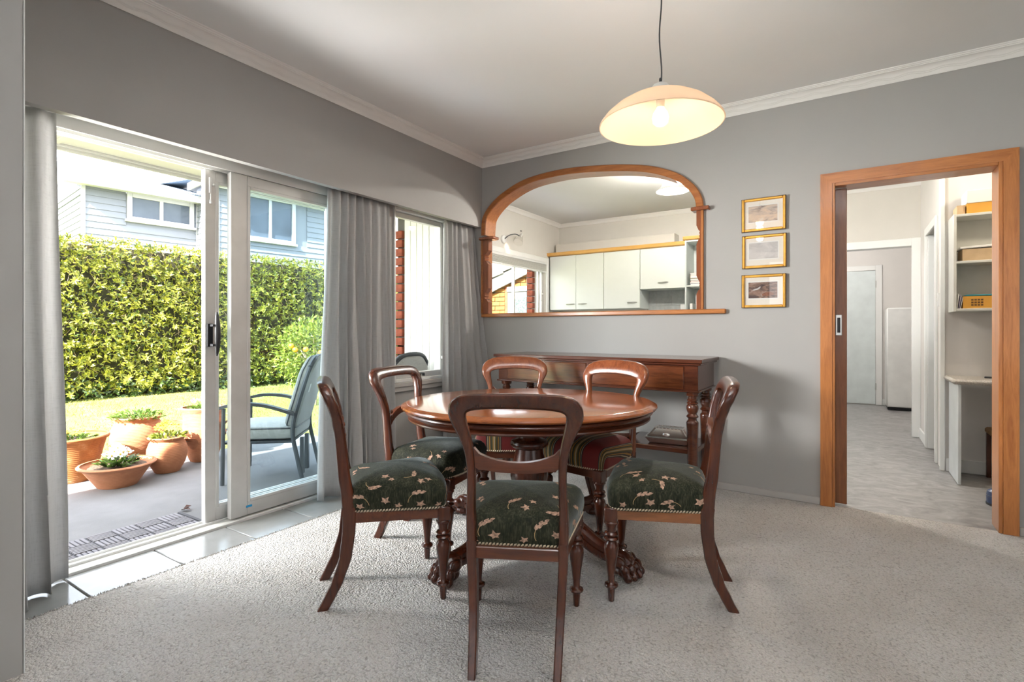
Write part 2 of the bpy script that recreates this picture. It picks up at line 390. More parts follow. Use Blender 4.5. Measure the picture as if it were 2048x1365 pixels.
# ------------------------------------------------------------------ mesh helpers
class MB:
    """collects vertices and faces; build() links them as ONE mesh object"""
    def __init__(s):
        s.v = []; s.f = []; s.m = []
    def add(s, verts, faces, mi=0):
        o = len(s.v)
        s.v.extend([tuple(p) for p in verts])
        s.f.extend([tuple(i + o for i in f) for f in faces])
        s.m.extend([mi] * len(faces))
        return s
    def box(s, x0, x1, y0, y1, z0, z1, b=0.0, mi=0):
        x0, x1 = min(x0, x1), max(x0, x1); y0, y1 = min(y0, y1), max(y0, y1); z0, z1 = min(z0, z1), max(z0, z1)
        b = min(b, (x1 - x0) * .45, (y1 - y0) * .45, (z1 - z0) * .45)
        if b <= 0:
            v = [(x, y, z) for x in (x0, x1) for y in (y0, y1) for z in (z0, z1)]
            return s.add(v, [(0, 1, 3, 2), (4, 6, 7, 5), (0, 4, 5, 1), (2, 3, 7, 6), (0, 2, 6, 4), (1, 5, 7, 3)], mi)
        v = []
        for i, x in enumerate((x0, x1)):
            for j, y in enumerate((y0, y1)):
                for k, z in enumerate((z0, z1)):
                    sx, sy, sz = (1, -1)[i] * b, (1, -1)[j] * b, (1, -1)[k] * b
                    v += [(x, y + sy, z + sz), (x + sx, y, z + sz), (x + sx, y + sy, z)]
        I = lambda i, j, k, a: (i * 4 + j * 2 + k) * 3 + a
        f = []
        for i in (0, 1):
            f.append((I(i, 0, 0, 0), I(i, 0, 1, 0), I(i, 1, 1, 0), I(i, 1, 0, 0)))
            f.append((I(0, i, 0, 1), I(1, i, 0, 1), I(1, i, 1, 1), I(0, i, 1, 1)))
            f.append((I(0, 0, i, 2), I(0, 1, i, 2), I(1, 1, i, 2), I(1, 0, i, 2)))
        for p in (0, 1):
            for q in (0, 1):
                f.append((I(p, q, 0, 0), I(p, q, 1, 0), I(p, q, 1, 1), I(p, q, 0, 1)))
                f.append((I(p, 0, q, 0), I(p, 1, q, 0), I(p, 1, q, 2), I(p, 0, q, 2)))
                f.append((I(0, p, q, 1), I(1, p, q, 1), I(1, p, q, 2), I(0, p, q, 2)))
                for r in (0, 1):
                    f.append((I(p, q, r, 0), I(p, q, r, 1), I(p, q, r, 2)))
        return s.add(v, f, mi)
    def rings(s, rs, closed=True, cap0=True, cap1=True, mi=0):
        n = len(rs[0]); v = [p for r in rs for p in r]; f = []
        for i in range(len(rs) - 1):
            for j in range(n if closed else n - 1):
                k = (j + 1) % n
                f.append((i * n + j, i * n + k, (i + 1) * n + k, (i + 1) * n + j))
        if cap0: f.append(tuple(range(n))[::-1])
        if cap1: f.append(tuple(range((len(rs) - 1) * n, len(rs) * n)))
        return s.add(v, f, mi)
    def lathe(s, prof, n=20, c=(0, 0, 0), sx=1.0, sy=1.0, cap=True, mi=0, ph=0.0):
        rs = [[(c[0] + r * sx * math.cos(ph + 2 * math.pi * j / n), c[1] + r * sy * math.sin(ph + 2 * math.pi * j / n), c[2] + z) for j in range(n)] for r, z in prof]
        return s.rings(rs, True, cap, cap, mi)
    def prism(s, poly, axis, d0, d1, mi=0):
        """poly: 2D outline; axis 'y': (x,z) outline extruded along y, and so on"""
        def P(a, b, d):
            return {'y': (a, d, b), 'x': (d, a, b), 'z': (a, b, d)}[axis]
        n = len(poly)
        v = [P(a, b, d0) for a, b in poly] + [P(a, b, d1) for a, b in poly]
        f = [(i, (i + 1) % n, n + (i + 1) % n, n + i) for i in range(n)]
        f += [tuple(range(n))[::-1], tuple(range(n, 2 * n))]
        return s.add(v, f, mi)
    def tube(s, path, r, n=8, cap=True, mi=0):
        path = [Vector(p) for p in path]; rs = []
        up = Vector((0, 0, 1))
        prev = None
        for i, p in enumerate(path):
            t = (path[min(i + 1, len(path) - 1)] - path[max(i - 1, 0)]).normalized()
            if prev is None:
                a = t.orthogonal().normalized()
            else:
                a = (prev - t * prev.dot(t)); a = a.normalized() if a.length > 1e-6 else t.orthogonal().normalized()
            prev = a; bb = t.cross(a)
            rr = r[i] if isinstance(r, (list, tuple)) else r
            rs.append([tuple(p + (a * math.cos(2 * math.pi * j / n) + bb * math.sin(2 * math.pi * j / n)) * rr) for j in range(n)])
        return s.rings(rs, True, cap, cap, mi)
    def ball(s, c, r, n=10, m=6, sx=1, sy=1, sz=1, mi=0):
        prof = [(max(1e-4, r * math.sin(math.pi * i / m)), -r * math.cos(math.pi * i / m) * sz) for i in range(m + 1)]
        return s.lathe(prof, n, c, sx, sy, True, mi)
    def xf(s, M):
        s.v = [tuple(M @ Vector(p)) for p in s.v]; return s
    def mesh(s, name, mats, sharp=38, recalc=True):
        me = bpy.data.meshes.new(name)
        me.from_pydata(s.v, [], s.f)
        mats = mats if isinstance(mats, (list, tuple)) else [mats]
        for m in mats: me.materials.append(m)
        if len(mats) > 1: me.polygons.foreach_set('material_index', s.m)
        if recalc:
            bm = bmesh.new(); bm.from_mesh(me); bmesh.ops.recalc_face_normals(bm, faces=bm.faces); bm.to_mesh(me); bm.free()
        me.polygons.foreach_set('use_smooth', [True] * len(me.polygons))
        me.set_sharp_from_angle(angle=R(sharp))
        me.update()
        return me
    def build(s, name, mats, parent=None, sharp=38, recalc=True, loc=None, **tags):
        return link(name, s.mesh(name, mats, sharp, recalc), parent, loc, **tags)

def link(name, me, parent=None, loc=None, **tags):
    o = bpy.data.objects.new(name, me)
    COL.objects.link(o)
    if parent is not None: o.parent = parent
    if loc is not None: o.location = loc
    for k, v in tags.items(): o[k] = v
    return o

def thing(name, label, category, loc=(0, 0, 0), rz=0.0, group=None, kind=None):
    o = bpy.data.objects.new(name, None)
    o.empty_display_size = 0.05
    COL.objects.link(o)
    o.location = loc; o.rotation_euler = (0, 0, rz)
    o['label'] = label; o['category'] = category
    if group: o['group'] = group
    if kind: o['kind'] = kind
    return o

def tag(o, label=None, category=None, group=None, kind=None):
    for k, v in (('label', label), ('category', category), ('group', group), ('kind', kind)):
        if v: o[k] = v
    return o

def struct(mb, name, mats, label, category, **kw):
    return tag(mb.build(name, mats, **kw), label, category, None, 'structure')

def dup(root, label, loc=None, rz=None, group=None):
    def cp(o, par):
        c = o.copy(); COL.objects.link(c)
        if par is not None: c.parent = par
        for ch in o.children: cp(ch, c)
        return c
    r = cp(root, None)
    r['label'] = label
    if group: r['group'] = group
    if loc is not None: r.location = loc
    if rz is not None: r.rotation_euler = (0, 0, rz)
    return r

def catmull(pts, sub=6, closed=False):
    P = [Vector(p) for p in pts]; out = []; n = len(P)
    rng = range(n if closed else n - 1)
    for i in rng:
        g = (lambda k: P[k % n]) if closed else (lambda k: P[max(0, min(n - 1, k))])
        a, b, c, d = g(i - 1), g(i), g(i + 1), g(i + 2)
        for j in range(sub):
            t = j / sub
            out.append(0.5 * ((2 * b) + (c - a) * t + (2 * a - 5 * b + 4 * c - d) * t * t + (3 * b - a - 3 * c + d) * t ** 3))
    if not closed: out.append(P[-1])
    return [tuple(p) for p in out]

def interp(tab, x):
    if x <= tab[0][0]: return tab[0][1]
    for (a, va), (b, vb) in zip(tab, tab[1:]):
        if x <= b:
            t = (x - a) / (b - a); t = t * t * (3 - 2 * t) * .35 + t * .65
            return va + (vb - va) * t
    return tab[-1][1]

def frame_rect(mb, axis, d0, d1, a0, a1, b0, b1, w, bev=0.004):
    """rectangular frame of four bars in the plane normal to axis; w = bar width or (a0,a1,b0,b1 widths)"""
    wa0, wa1, wb0, wb1 = w if isinstance(w, tuple) else (w,) * 4
    def bx(p0, p1, q0, q1):
        if axis == 'x': mb.box(d0, d1, p0, p1, q0, q1, bev)
        elif axis == 'y': mb.box(p0, p1, d0, d1, q0, q1, bev)
    bx(a0, a0 + wa0, b0, b1); bx(a1 - wa1, a1, b0, b1)
    bx(a0 + wa0, a1 - wa1, b0, b0 + wb0); bx(a0 + wa0, a1 - wa1, b1 - wb1, b1)
    return mb

# vectorised leaf builder: each leaf is two folded quads
def leaf_mesh(name, mats, pos, direc, normal, length, width, mi=None, seed=0):
    n = len(pos)
    d = direc / np.linalg.norm(direc, axis=1, keepdims=True)
    s = np.cross(d, normal); s /= (np.linalg.norm(s, axis=1, keepdims=True) + 1e-9)
    nn = np.cross(s, d)
    L = length[:, None]; W = width[:, None]
    v = np.empty((n, 6, 3), dtype=np.float32)
    v[:, 0] = pos
    v[:, 1] = pos + d * L * .45 + s * W * .5 + nn * W * .18
    v[:, 2] = pos + d * L * .5 - nn * W * .02
    v[:, 3] = pos + d * L * .45 - s * W * .5 + nn * W * .18
    v[:, 4] = pos + d * L - nn * L * .10
    v[:, 5] = pos + d * L * .75 - nn * L * .03
    base = (np.arange(n) * 6)[:, None]
    tri = np.array([[0, 1, 2], [0, 2, 3], [1, 4, 5], [1, 5, 2], [2, 5, 3], [5, 4, 3]])
    f = (base[:, :, None] + tri[None]).reshape(-1, 3)
    me = bpy.data.meshes.new(name)
    me.vertices.add(n * 6); me.vertices.foreach_set('co', v.reshape(-1))
    me.loops.add(len(f) * 3); me.loops.foreach_set('vertex_index', f.reshape(-1).astype(np.int32))
    me.polygons.add(len(f)); me.polygons.foreach_set('loop_start', np.arange(0, len(f) * 3, 3, dtype=np.int32))
    for m in (mats if isinstance(mats, (list, tuple)) else [mats]): me.materials.append(m)
    if mi is not None: me.polygons.foreach_set('material_index', np.repeat(mi, 6).astype(np.int32))
    me.update(calc_edges=True); me.validate()
    return me

# ------------------------------------------------------------------ room shell
CEIL = 2.625
ZP = 2.023                     # underside of the pelmet wall
# floors
floor = struct(MB().box(0.176, 6.0, -7.5, 0.02, -0.10, 0.0), 'floor', carpet_m, 'beige grey cut pile carpet covering the dining room floor', 'carpet')
tfl = struct(MB().box(-0.30, 0.176, -7.5, 0.0, -0.10, -0.012), 'floor_threshold', grout_m, 'strip of pale floor tiles along the sliding door', 'tile floor')
me_tile = MB().box(-0.158, 0.158, -0.176, 0.176, -0.012, -0.003, 0.003).mesh('tile', tile_m)
ty = -2.953
for k in range(-2, 9):
    y = ty + 0.3585 * k + 0.179
    if y > -0.1: continue
    o = link('tile', me_tile, tfl, (0.014, y, 0))
# short tufts along the carpet edge, real pile against the tiles
ts = np.random.default_rng(3)
n = 2600
ey = ts.uniform(-3.26, -0.3, n); ex = 0.174 + ts.normal(0, 0.005, n)
pos = np.stack([ex, ey, np.full(n, -0.008)], 1)
dr = np.stack([ts.normal(-0.25, 0.35, n), ts.normal(0, 0.4, n), np.ones(n)], 1)
tf = link('pile_edge', leaf_mesh('pile_edge', carpet_m, pos, dr, np.tile([1.0, 0.2, 0.0], (n, 1)) + ts.normal(0, .5, (n, 3)), ts.uniform(.008, .016, n), ts.uniform(.004, .007, n)), floor)
tf['kind'] = 'stuff'
struct(MB().box(-1.1, 6.0, 0.02, 6.0, -0.10, -0.004), 'floor_vinyl', vinyl_m, 'grey mottled vinyl floor beyond the timber doorway', 'vinyl floor')
# ceilings
struct(MB().box(-0.05, 6.0, -7.5, 0.06, CEIL, CEIL + 0.1), 'ceiling', ceil_m, 'plain off white plaster ceiling of the dining room', 'ceiling')
struct(MB().box(-1.1, 6.0, 0.06, 6.0, CEIL, CEIL + 0.1), 'ceiling_kitchen', ceil_m, 'white ceiling of the kitchen beyond the archway', 'ceiling')
# left wall: flush pelmet wall above the curtains, window wall set back
wl = MB()
wl.box(-0.045, 0, -7.5, 0.0, ZP, CEIL)
wl.box(-0.30, -0.02, -7.5, -3.20, -0.1, CEIL)
struct(wl, 'wall_left', wall_m, 'grey upper wall over the curtains with flush pelmet edge', 'wall')
ww = MB()
ww.box(-0.30, -0.165, -1.40, -0.935, -0.1, CEIL)
ww.box(-0.30, -0.165, -0.935, -0.305, -0.1, 0.66)
ww.box(-0.30, -0.165, -0.305, 0.06, -0.1, CEIL)
ww.box(-0.30, -0.165, -3.20, -1.40, 2.075, CEIL)
ww.box(-0.30, -0.165, -0.935, -0.305, 2.065, CEIL)
ww.box(-0.165, -0.045, -3.20, 0.0, 2.14, 2.16)
struct(ww, 'wall_left_window', wall_m, 'grey wall around the sliding door and small window', 'wall')
# nib wall close to the camera, a white strip painting its door-lit edge
nb = MB().box(-0.30, 0.570, -3.42, -3.262, -0.1, CEIL, 0.004)
nbo = struct(nb, 'wall_left_nib', nib_m, 'grey end of the projecting nib wall beside the camera', 'wall')
MB().box(0.562, 0.5715, -3.263, -3.2595, 0.0, CEIL, .001).build('lit_edge_strip', white_m, nbo)
struct(MB().box(-0.165, -0.02, -3.262, -3.20, -0.012, 2.14), 'trim_1', wall_m, 'grey reveal lining behind the curtain beside the nib wall', 'trim')

# back wall with archway and doorway
arch_out = [(0.0, 1.95), (0.004, 2.03), (0.015, 2.104), (0.045, 2.158), (0.092, 2.208), (0.155, 2.258), (0.228, 2.302), (0.386, 2.367), (0.551, 2.401), (0.792, 2.414), (1.019, 2.403), (1.285, 2.371), (1.485, 2.333), (1.628, 2.288), (1.765, 2.22), (1.854, 2.142), (1.898, 2.082), (1.923, 2.02), (1.930, 1.955)]
arch_o = [(p[0], p[1]) for p in catmull([(a, b, 0) for a, b in arch_out], 5)]
def inset(poly, w):
    out = []
    for i, p in enumerate(poly):
        a = poly[max(0, i - 1)]; b = poly[min(len(poly) - 1, i + 1)]
        tx, tz = b[0] - a[0], b[1] - a[1]; l = math.hypot(tx, tz)
        out.append((p[0] + tz / l * w, p[1] - tx / l * w))
    return out
arch_i = inset(arch_o, 0.050)
arch_m2 = inset(arch_o, 0.030)
WT = 0.125
wb = MB()
ring = [(0.012, 1.955)] + arch_m2 + [(1.916, 1.955)]
# front/back faces of the wall built as strips above the opening
def wall_strip(y):
    v = []; f = []
    for (x, z) in ring: v += [(x, y, z), (x, y, CEIL)]
    for i in range(len(ring) - 1):
        if abs(ring[i + 1][0] - ring[i][0]) > 1e-6: f.append((2 * i, 2 * i + 2, 2 * i + 3, 2 * i + 1))
    wb.add(v, f)
wall_strip(0.0); wall_strip(WT)
vv = [(x, y, z) for (x, z) in ring for y in (0.0, WT)]
wb.add(vv, [(2 * i, 2 * i + 2, 2 * i + 3, 2 * i + 1) for i in range(len(ring) - 1)])
xl, xr = ring[0][0], ring[-1][0]
wb.box(-0.30, xl, 0, WT, -0.1, CEIL)
wb.box(xl, xr, 0, WT, -0.1, 1.23)
wb.box(xr, 2.70, 0, WT, -0.1, CEIL)
wb.box(2.70, 3.485, 0, WT, 2.012, CEIL)
wb.box(3.485, 6.0, 0, WT, -0.1, CEIL)
struct(wb, 'wall_back', wall_m, 'grey dining room wall with arched opening and timber doorway', 'wall', recalc=True)
struct(MB().box(6.0, 6.1, -7.5, 6.0, -0.1, CEIL), 'wall_right', wall_m, 'grey wall closing the room on the lamp side', 'wall')

struct(MB().box(-0.30, 6.0, -7.6, -7.5, -0.1, CEIL), 'wall_rear', wall_m, 'grey wall behind the camera closing the long room', 'wall')

# cornices: profile swept along the wall head (d = out from wall, z below ceiling)
prof = [(0.0, -0.062), (0.006, -0.066), (0.011, -0.060), (0.014, -0.050), (0.026, -0.032), (0.040, -0.021), (0.056, -0.0165), (0.060, -0.0165), (0.062, -0.012), (0.068, -0.012), (0.072, -0.006), (0.078, -0.005), (0.080, 0.0), (0.0, 0.0)]
def wave(mb, pts_f, x0, x1, amp, lam, n):
    for row in (0.0, 0.007):
        path = []
        for i in range(n + 1):
            t = x0 + (x1 - x0) * i / n
            path.append(pts_f(t, row + amp * math.sin(2 * math.pi * t / lam)))
        mb.tube(path, 0.0013, 4)
PS = 0.95
def cor(name, d, p0, p1, label):
    """d: 'x' runs along x on a wall facing -y; 'y' runs along y on a wall facing +x"""
    m = MB(); rs = []
    for t in (p0, p1):
        if d == 'x': rs.append([(t if t != 0 else a, -a, CEIL + z) for a, z in prof])
        else: rs.append([(a, t if t != 0 else -a, CEIL + z) for a, z in prof])
    m.rings(rs, True, True, True)
    o = struct(m, name, cornice_m, label, 'cornice')
    w = MB()
    if d == 'x': wave(w, lambda t, h: (t, -(0.0165 + h * 0.8 + 0.006), CEIL - 0.046 + h), 0.06, p1, 0.0042, 0.16, 420)
    else: wave(w, lambda t, h: (0.0165 + h * 0.8 + 0.006, t, CEIL - 0.046 + h), p0, -0.06, 0.0042, 0.16, 420)
    w.build('wave_moulding', cornice_m, o)
    return o
cor('trim_2', 'y', -7.5, 0, 'white wave moulded cornice above the curtain wall')
cor('trim_3', 'x', 0, 6.0, 'white wave moulded cornice above the arched opening')
# baseboards
b1 = MB().box(0.02, 2.636, -0.014, 0, 0, 0.047, 0.004).box(3.55, 6.0, -0.014, 0, 0, 0.047, 0.004)
struct(b1, 'baseboard_back', base_grey_m, 'low grey baseboard under the sideboard wall', 'baseboard')

# archway joinery
aw = MB()
n = len(arch_o)
rs = []
for i in range(n):
    (xo, zo), (xi, zi) = arch_o[i], arch_i[i]
    mx_, mz_ = (xo + xi) / 2, (zo + zi) / 2
    rs.append([(xo, 0.0, zo), (xo, -0.016, zo), (xo + (xi - xo) * .12, -0.021, zo + (zi - zo) * .12), (xo + (xi - xo) * .88, -0.021, zo + (zi - zo) * .88), (xi, -0.016, zi), (xi, WT + 0.012, zi), (arch_m2[i][0], WT + 0.012, arch_m2[i][1]), (arch_m2[i][0], 0.0, arch_m2[i][1])])
aw.rings(rs, True, True, True)
arch = tag(aw.build('arched_surround', arch_m), 'curved orange brown timber arch framing the kitchen opening', 'arch surround', None, 'structure')
def spindle_outline(sgn, x_edge, w, z0, z1):
    # scalloped flat post: notches near 1/4 and 3/4
    H = z1 - z0; pts = []
    prof = [(0, 1), (.155, 1), (.195, .62), (.205, .38), (.225, .30), (.235, .44), (.25, .34), (.265, .42), (.275, .34), (.30, .62), (.345, 1), (.66, 1), (.71, .58), (.725, .34), (.745, .44), (.76, .32), (.775, .44), (.79, .32), (.81, .62), (.855, 1), (1, 1)]
    return [(x_edge, z0), ] + [(x_edge + sgn * w * k, z0 + H * t) for t, k in prof] + [(x_edge, z1)]
ps = MB().prism(spindle_outline(-1, 1.915, 0.034, 1.245, 1.94), 'y', -0.012, 0.045)
ps.build('spindle_post', post_m, arch)
ps = MB().prism(spindle_outline(1, 0.016, 0.062, 1.245, 1.91), 'y', -0.012, 0.045)
ps.build('spindle_post', post_m, arch)
MB().box(1.9125, 1.930, -0.020, WT + .012, 1.245, 1.95, 0.002).build('edge_strip', rimu_m, arch)
MB().box(0.0, 0.017, -0.020, WT + .012, 1.245, 1.92, 0.002).build('edge_strip', arch_m, arch)
MB().box(1.847, 1.973, -0.040, 0.055, 1.939, 1.967, 0.006).build('capital_block', post_m, arch)
MB().box(-0.012, 0.150, -0.040, 0.055, 1.905, 1.932, 0.006).build('capital_block', post_m, arch)
ledge = struct(MB().box(0.008, 2.078, -0.030, WT + 0.05, 1.212, 1.246, 0.006), 'windowsill_1', rimu_x_m, 'orange timber ledge along the bottom of the kitchen opening', 'ledge')

# timber doorway: casing with mitred corners, jamb lining, pocket door
def casing_poly():
    return [(2.636, 0), (2.636, 2.074), (3.549, 2.074), (3.549, 0), (3.485, 0), (3.485, 2.010), (2.700, 2.010), (2.700, 0)]
door2 = thing('door_2', 'orange timber door casing and jamb around the passage doorway', 'door frame', (2.7, 0, 0), kind='structure')
dl = lambda p: [(x - 2.7, z) for x, z in p]
MB().prism(dl([(2.636, 0), (2.636, 2.074), (2.700, 2.010), (2.700, 0)]), 'y', -0.022, 0).build('casing_side', rimu_m, door2)
MB().prism(dl([(3.549, 0), (3.549, 2.074), (3.485, 2.010), (3.485, 0)]), 'y', -0.022, 0).build('casing_side', rimu_m, door2)
MB().prism(dl([(2.636, 2.074), (3.549, 2.074), (3.485, 2.010), (2.700, 2.010)]), 'y', -0.022, 0).build('casing_head', rimu_x_m, door2)
MB().box(3.467 - 2.7, 3.485 - 2.7, -0.018, WT + 0.02, 0, 2.012, 0.002).build('jamb', rimu_m, door2)
MB().box(0, 0.014, -0.018, 0.045, 0, 2.012, 0.002).build('jamb', rimu_m, door2)
MB().box(0.0145, 0.7665, -0.017, WT + 0.02, 1.992, 2.014, 0.002).build('head_lining', rimu_x_m, door2)
pd = struct(MB().box(2.20, 2.776, 0.052, 0.092, 0.010, 1.985, 0.003), 'door_3', pocket_m, 'red brown pocket door edge showing at the passage doorway', 'door')
MB().box(2.716, 2.750, 0.0485, 0.053, 1.065, 1.195, 0.003).build('pull_plate', steel_m, pd)
MB().box(2.724, 2.742, 0.0470, 0.0515, 1.082, 1.178, 0.003).build('pull_recess', black_m, pd)

# ------------------------------------------------------------------ sliding glass door
sd = thing('door_1', 'white aluminium sliding glass door opening onto the patio', 'sliding door', (-0.2, -2.26, 0), kind='structure')
def L(mb): return mb.xf(Matrix.Translation((0.2, 2.26, 0)))
fr = MB()
fr.box(-0.285, -0.150, -3.20, -3.175, 0.0, 2.075, 0.003)
fr.box(-0.285, -0.150, -1.425, -1.400, 0.0, 2.075, 0.003)
fr.box(-0.285, -0.150, -3.20, -1.400, 2.025, 2.075, 0.003)
fr.box(-0.205, -0.195, -3.20, -1.5, 1.995, 2.03, 0.002)
fr.box(-0.260, -0.250, -3.20, -1.5, 1.995, 2.03, 0.002)
fr.box(-0.160, -0.150, -3.20, -1.5, 2.000, 2.03, 0.002)
L(fr).build('frame', alu_white_m, sd)
tr = MB()
tr.box(-0.30, -0.150, -3.20, -1.400, -0.02, 0.012, 0.003)
tr.box(-0.275, -0.268, -3.20, -1.5, 0.010, 0.024, 0.002)
tr.box(-0.213, -0.206, -3.20, -1.5, 0.010, 0.024, 0.002)
tr.box(-0.152, -0.142, -3.20, -1.400, -0.012, 0.010, 0.002)
L(tr).build('sill_track', alu_white_m, sd)
sc_ = MB()
for y in (-2.62, -2.42, -2.20, -2.05, -1.80):
    sc_.ball((-0.1495, y, 0.001), 0.004, 8, 4)
t = L(sc_).build('track_screw', screw_m, sd); t['kind'] = 'stuff'
def panel(name, x0, x1, y0, y1, stile):
    p = MB(); s2 = .050 if stile < .07 else .092
    frame_rect(p, 'x', x0, x1, y0, y1, 0.020, 2.000, (stile, s2, 0.078, 0.062), 0.003)
    q = L(p).build(name, alu_m, sd)
    bd = MB(); xm = (x0 + x1) / 2
    frame_rect(bd, 'x', xm + .004, x1 + .004, y0 + stile - .003, y1 - s2 + .003, 0.094, 1.941, .019, 0.003)
    frame_rect(bd, 'x', x0 - .004, xm - .004, y0 + stile - .003, y1 - s2 + .003, 0.094, 1.941, .019, 0.003)
    L(bd).build('glazing_bead', alu_m, q)
    g = MB().box(xm - 0.002, xm + 0.002, y0 + stile - .004, y1 - s2 + .004, 0.093, 1.943)
    L(g).build('pane', glass_m, q)
    return q
fixed = panel('fixed_panel', -0.200, -0.160, -2.194, -1.420, 0.098)
slide = panel('sliding_panel', -0.262, -0.222, -2.305, -1.422, 0.060)
L(MB().box(-0.160, -0.1575, -2.105, -2.07, 0.064, 0.076)).build('sticker', blue_m, fixed)
hn = MB()
hn.box(-0.222, -0.206, -2.298, -2.268, 1.005, 1.135, 0.003)
hn.box(-0.206, -0.170, -2.288, -2.278, 1.008, 1.022, 0.002)
hn.box(-0.206, -0.170, -2.288, -2.278, 1.118, 1.132, 0.002)
L(hn).build('handle_plate', plain('handle_black', (.015, .015, .017), .65, spec=.2), slide)
hg = MB()
gp = [(-0.166 - 0.010 * (t * 2 - 1) ** 2, -2.262, 0.955 + 0.245 * t) for t in [i / 12 for i in range(13)]]
hg.tube([(x - .004, y, z) for x, y, z in gp], [0.004 + 0.012 * math.sin(math.pi * min(1, max(0, i / 12))) ** .5 for i in range(13)], 10)
L(hg).build('handle_grip', black_m, slide)
bolt = MB().box(-0.222, -0.212, -2.286, -2.272, 1.865, 1.955, 0.002)
bolt.tube([(-0.214, -2.277, 1.87), (-0.214, -2.277, 1.825)], 0.004, 8).tube([(-0.214, -2.277, 1.828), (-0.214, -2.277, 1.808)], [0.007, 0.0085], 8)
bolt.ball((-0.212, -2.262, 1.915), 0.008, 8, 5)
L(bolt).build('security_bolt', alu_white_m, slide)

# ------------------------------------------------------------------ small window with sill
w2 = thing('window_1', 'small white awning window between the two long curtains', 'window', (-0.16, -0.62, 0.68), kind='structure')
def W(mb): return mb.xf(Matrix.Translation((0.16, 0.62, -0.68)))
m_ = MB(); frame_rect(m_, 'x', -0.29, -0.150, -0.935, -0.305, 0.690, 2.062, (.018, .018, .022, .03), .003)
W(m_).build('window_frame', alu_white_m, w2)
m_ = MB(); frame_rect(m_, 'x', -0.235, -0.190, -0.917, -0.323, 0.712, 2.030, (.028, .028, .045, .040), .003)
W(m_).build('sash', alu_m, w2)
W(MB().box(-0.214, -0.210, -0.892, -0.348, 0.755, 1.992)).build('pane', clear_glass_m, w2)
W(MB().box(-0.165, -0.128, -0.960, -0.285, 0.655, 0.690, .004).box(-0.165, -0.140, -0.960, -0.285, 0.618, 0.655, .003)).build('sill_board', base_grey_m, w2)
lt = MB().box(-0.186, -0.158, -0.645, -0.585, 0.738, 0.748, .002).box(-0.175, -0.150, -0.600, -0.590, 0.722, 0.742, .002).box(-0.172, -0.150, -0.640, -0.630, 0.726, 0.742, .002)
W(lt).build('latch', dark_metal_m, w2)
st = MB().tube([(-0.180, -0.335, 0.86), (-0.150, -0.318, 0.80), (-0.140, -0.305, 0.74)], 0.006, 8).box(-0.19, -0.17, -0.345, -0.325, 0.85, 0.875, .003)
W(st).build('window_stay', alu_white_m, w2)

# ------------------------------------------------------------------ dining chairs (local: +y is the front, origin on the floor)
YP = [(0, -.243), (.05, -.215), (.11, -.186), (.20, -.158), (.30, -.146), (.36, -.144), (.45, -.150), (.53, -.163), (.62, -.172), (.68, -.178), (.75, -.190), (.80, -.203), (.84, -.220), (.875, -.236), (.90, -.25)]
def yprof(z): return interp(YP, z)
HALF = [(.152, .385, .034, .052), (.154, .44, .034, .052), (.154, .50, .031, .050), (.151, .57, .028, .046), (.150, .63, .028, .044), (.153, .68, .030, .043), (.161, .725, .034, .043), (.173, .765, .041, .043), (.184, .798, .049, .045), (.189, .828, .057, .047), (.178, .855, .062, .048), (.146, .868, .057, .048), (.095, .8725, .053, .048), (.045, .874, .052, .048), (0, .8745, .052, .048)]
HALF_TALL = [(.152, .385, .034, .052), (.154, .44, .034, .052), (.152, .50, .028, .046), (.150, .57, .025, .040), (.151, .63, .025, .038), (.156, .68, .027, .038), (.164, .725, .032, .038), (.176, .765, .043, .041), (.185, .800, .060, .045), (.176, .832, .074, .047), (.143, .851, .079, .048), (.095, .859, .080, .048), (.045, .862, .080, .048), (0, .863, .080, .048)]
def chair_back_mesh(mat, half=None):
    half = half or HALF
    cl = [tuple(p) for p in half] + [(-x, z, w, t) for x, z, w, t in half[::-1][1:]]
    P = catmull([(x, z, 0) for x, z, w, t in cl], 3); Wd = catmull([(w, t, 0) for x, z, w, t in cl], 3)
    m = MB(); rs = []; K = 14
    for i, (x, z, _) in enumerate(P):
        a = P[max(0, i - 1)]; b = P[min(len(P) - 1, i + 1)]
        tx, tz = b[0] - a[0], b[1] - a[1]; l = math.hypot(tx, tz) or 1
        nx, nz = -tz / l, tx / l
        w, t = Wd[i][0], Wd[i][1]
        r = []
        for j in range(K):
            an = 2 * math.pi * (j + .5) / K; c, s = math.cos(an), math.sin(an)
            ex = 2 / 3.2
            u = math.copysign(abs(c) ** ex, c) * w / 2; v = math.copysign(abs(s) ** ex, s) * t / 2
            zz = z + nz * u
            r.append((x + nx * u, yprof(zz) + v * (0.92 if v > 0 else 1.0), zz))
        rs.append(r)
    m.rings(rs, True, True, True)
    return m.mesh('back_frame', mat, 45)
def rear_leg_mesh(mat, sg):
    m = MB(); rs = []
    for i in range(13):
        z = .40 * (1 - i / 12); y = yprof(z); k = z / .40
        x = sg * (.134 + .018 * min(1, k * 1.2)); hw = .0125 + .004 * k; ht = .0205 + .0055 * k; b = .004
        rs.append([(x - hw, y - ht + b, z), (x - hw + b, y - ht, z), (x + hw - b, y - ht, z), (x + hw, y - ht + b, z), (x + hw, y + ht - b, z), (x + hw - b, y + ht, z), (x - hw + b, y + ht, z), (x - hw, y + ht - b, z)])
    m.rings(rs, True, True, True)
    return m.mesh('leg', mat, 40)
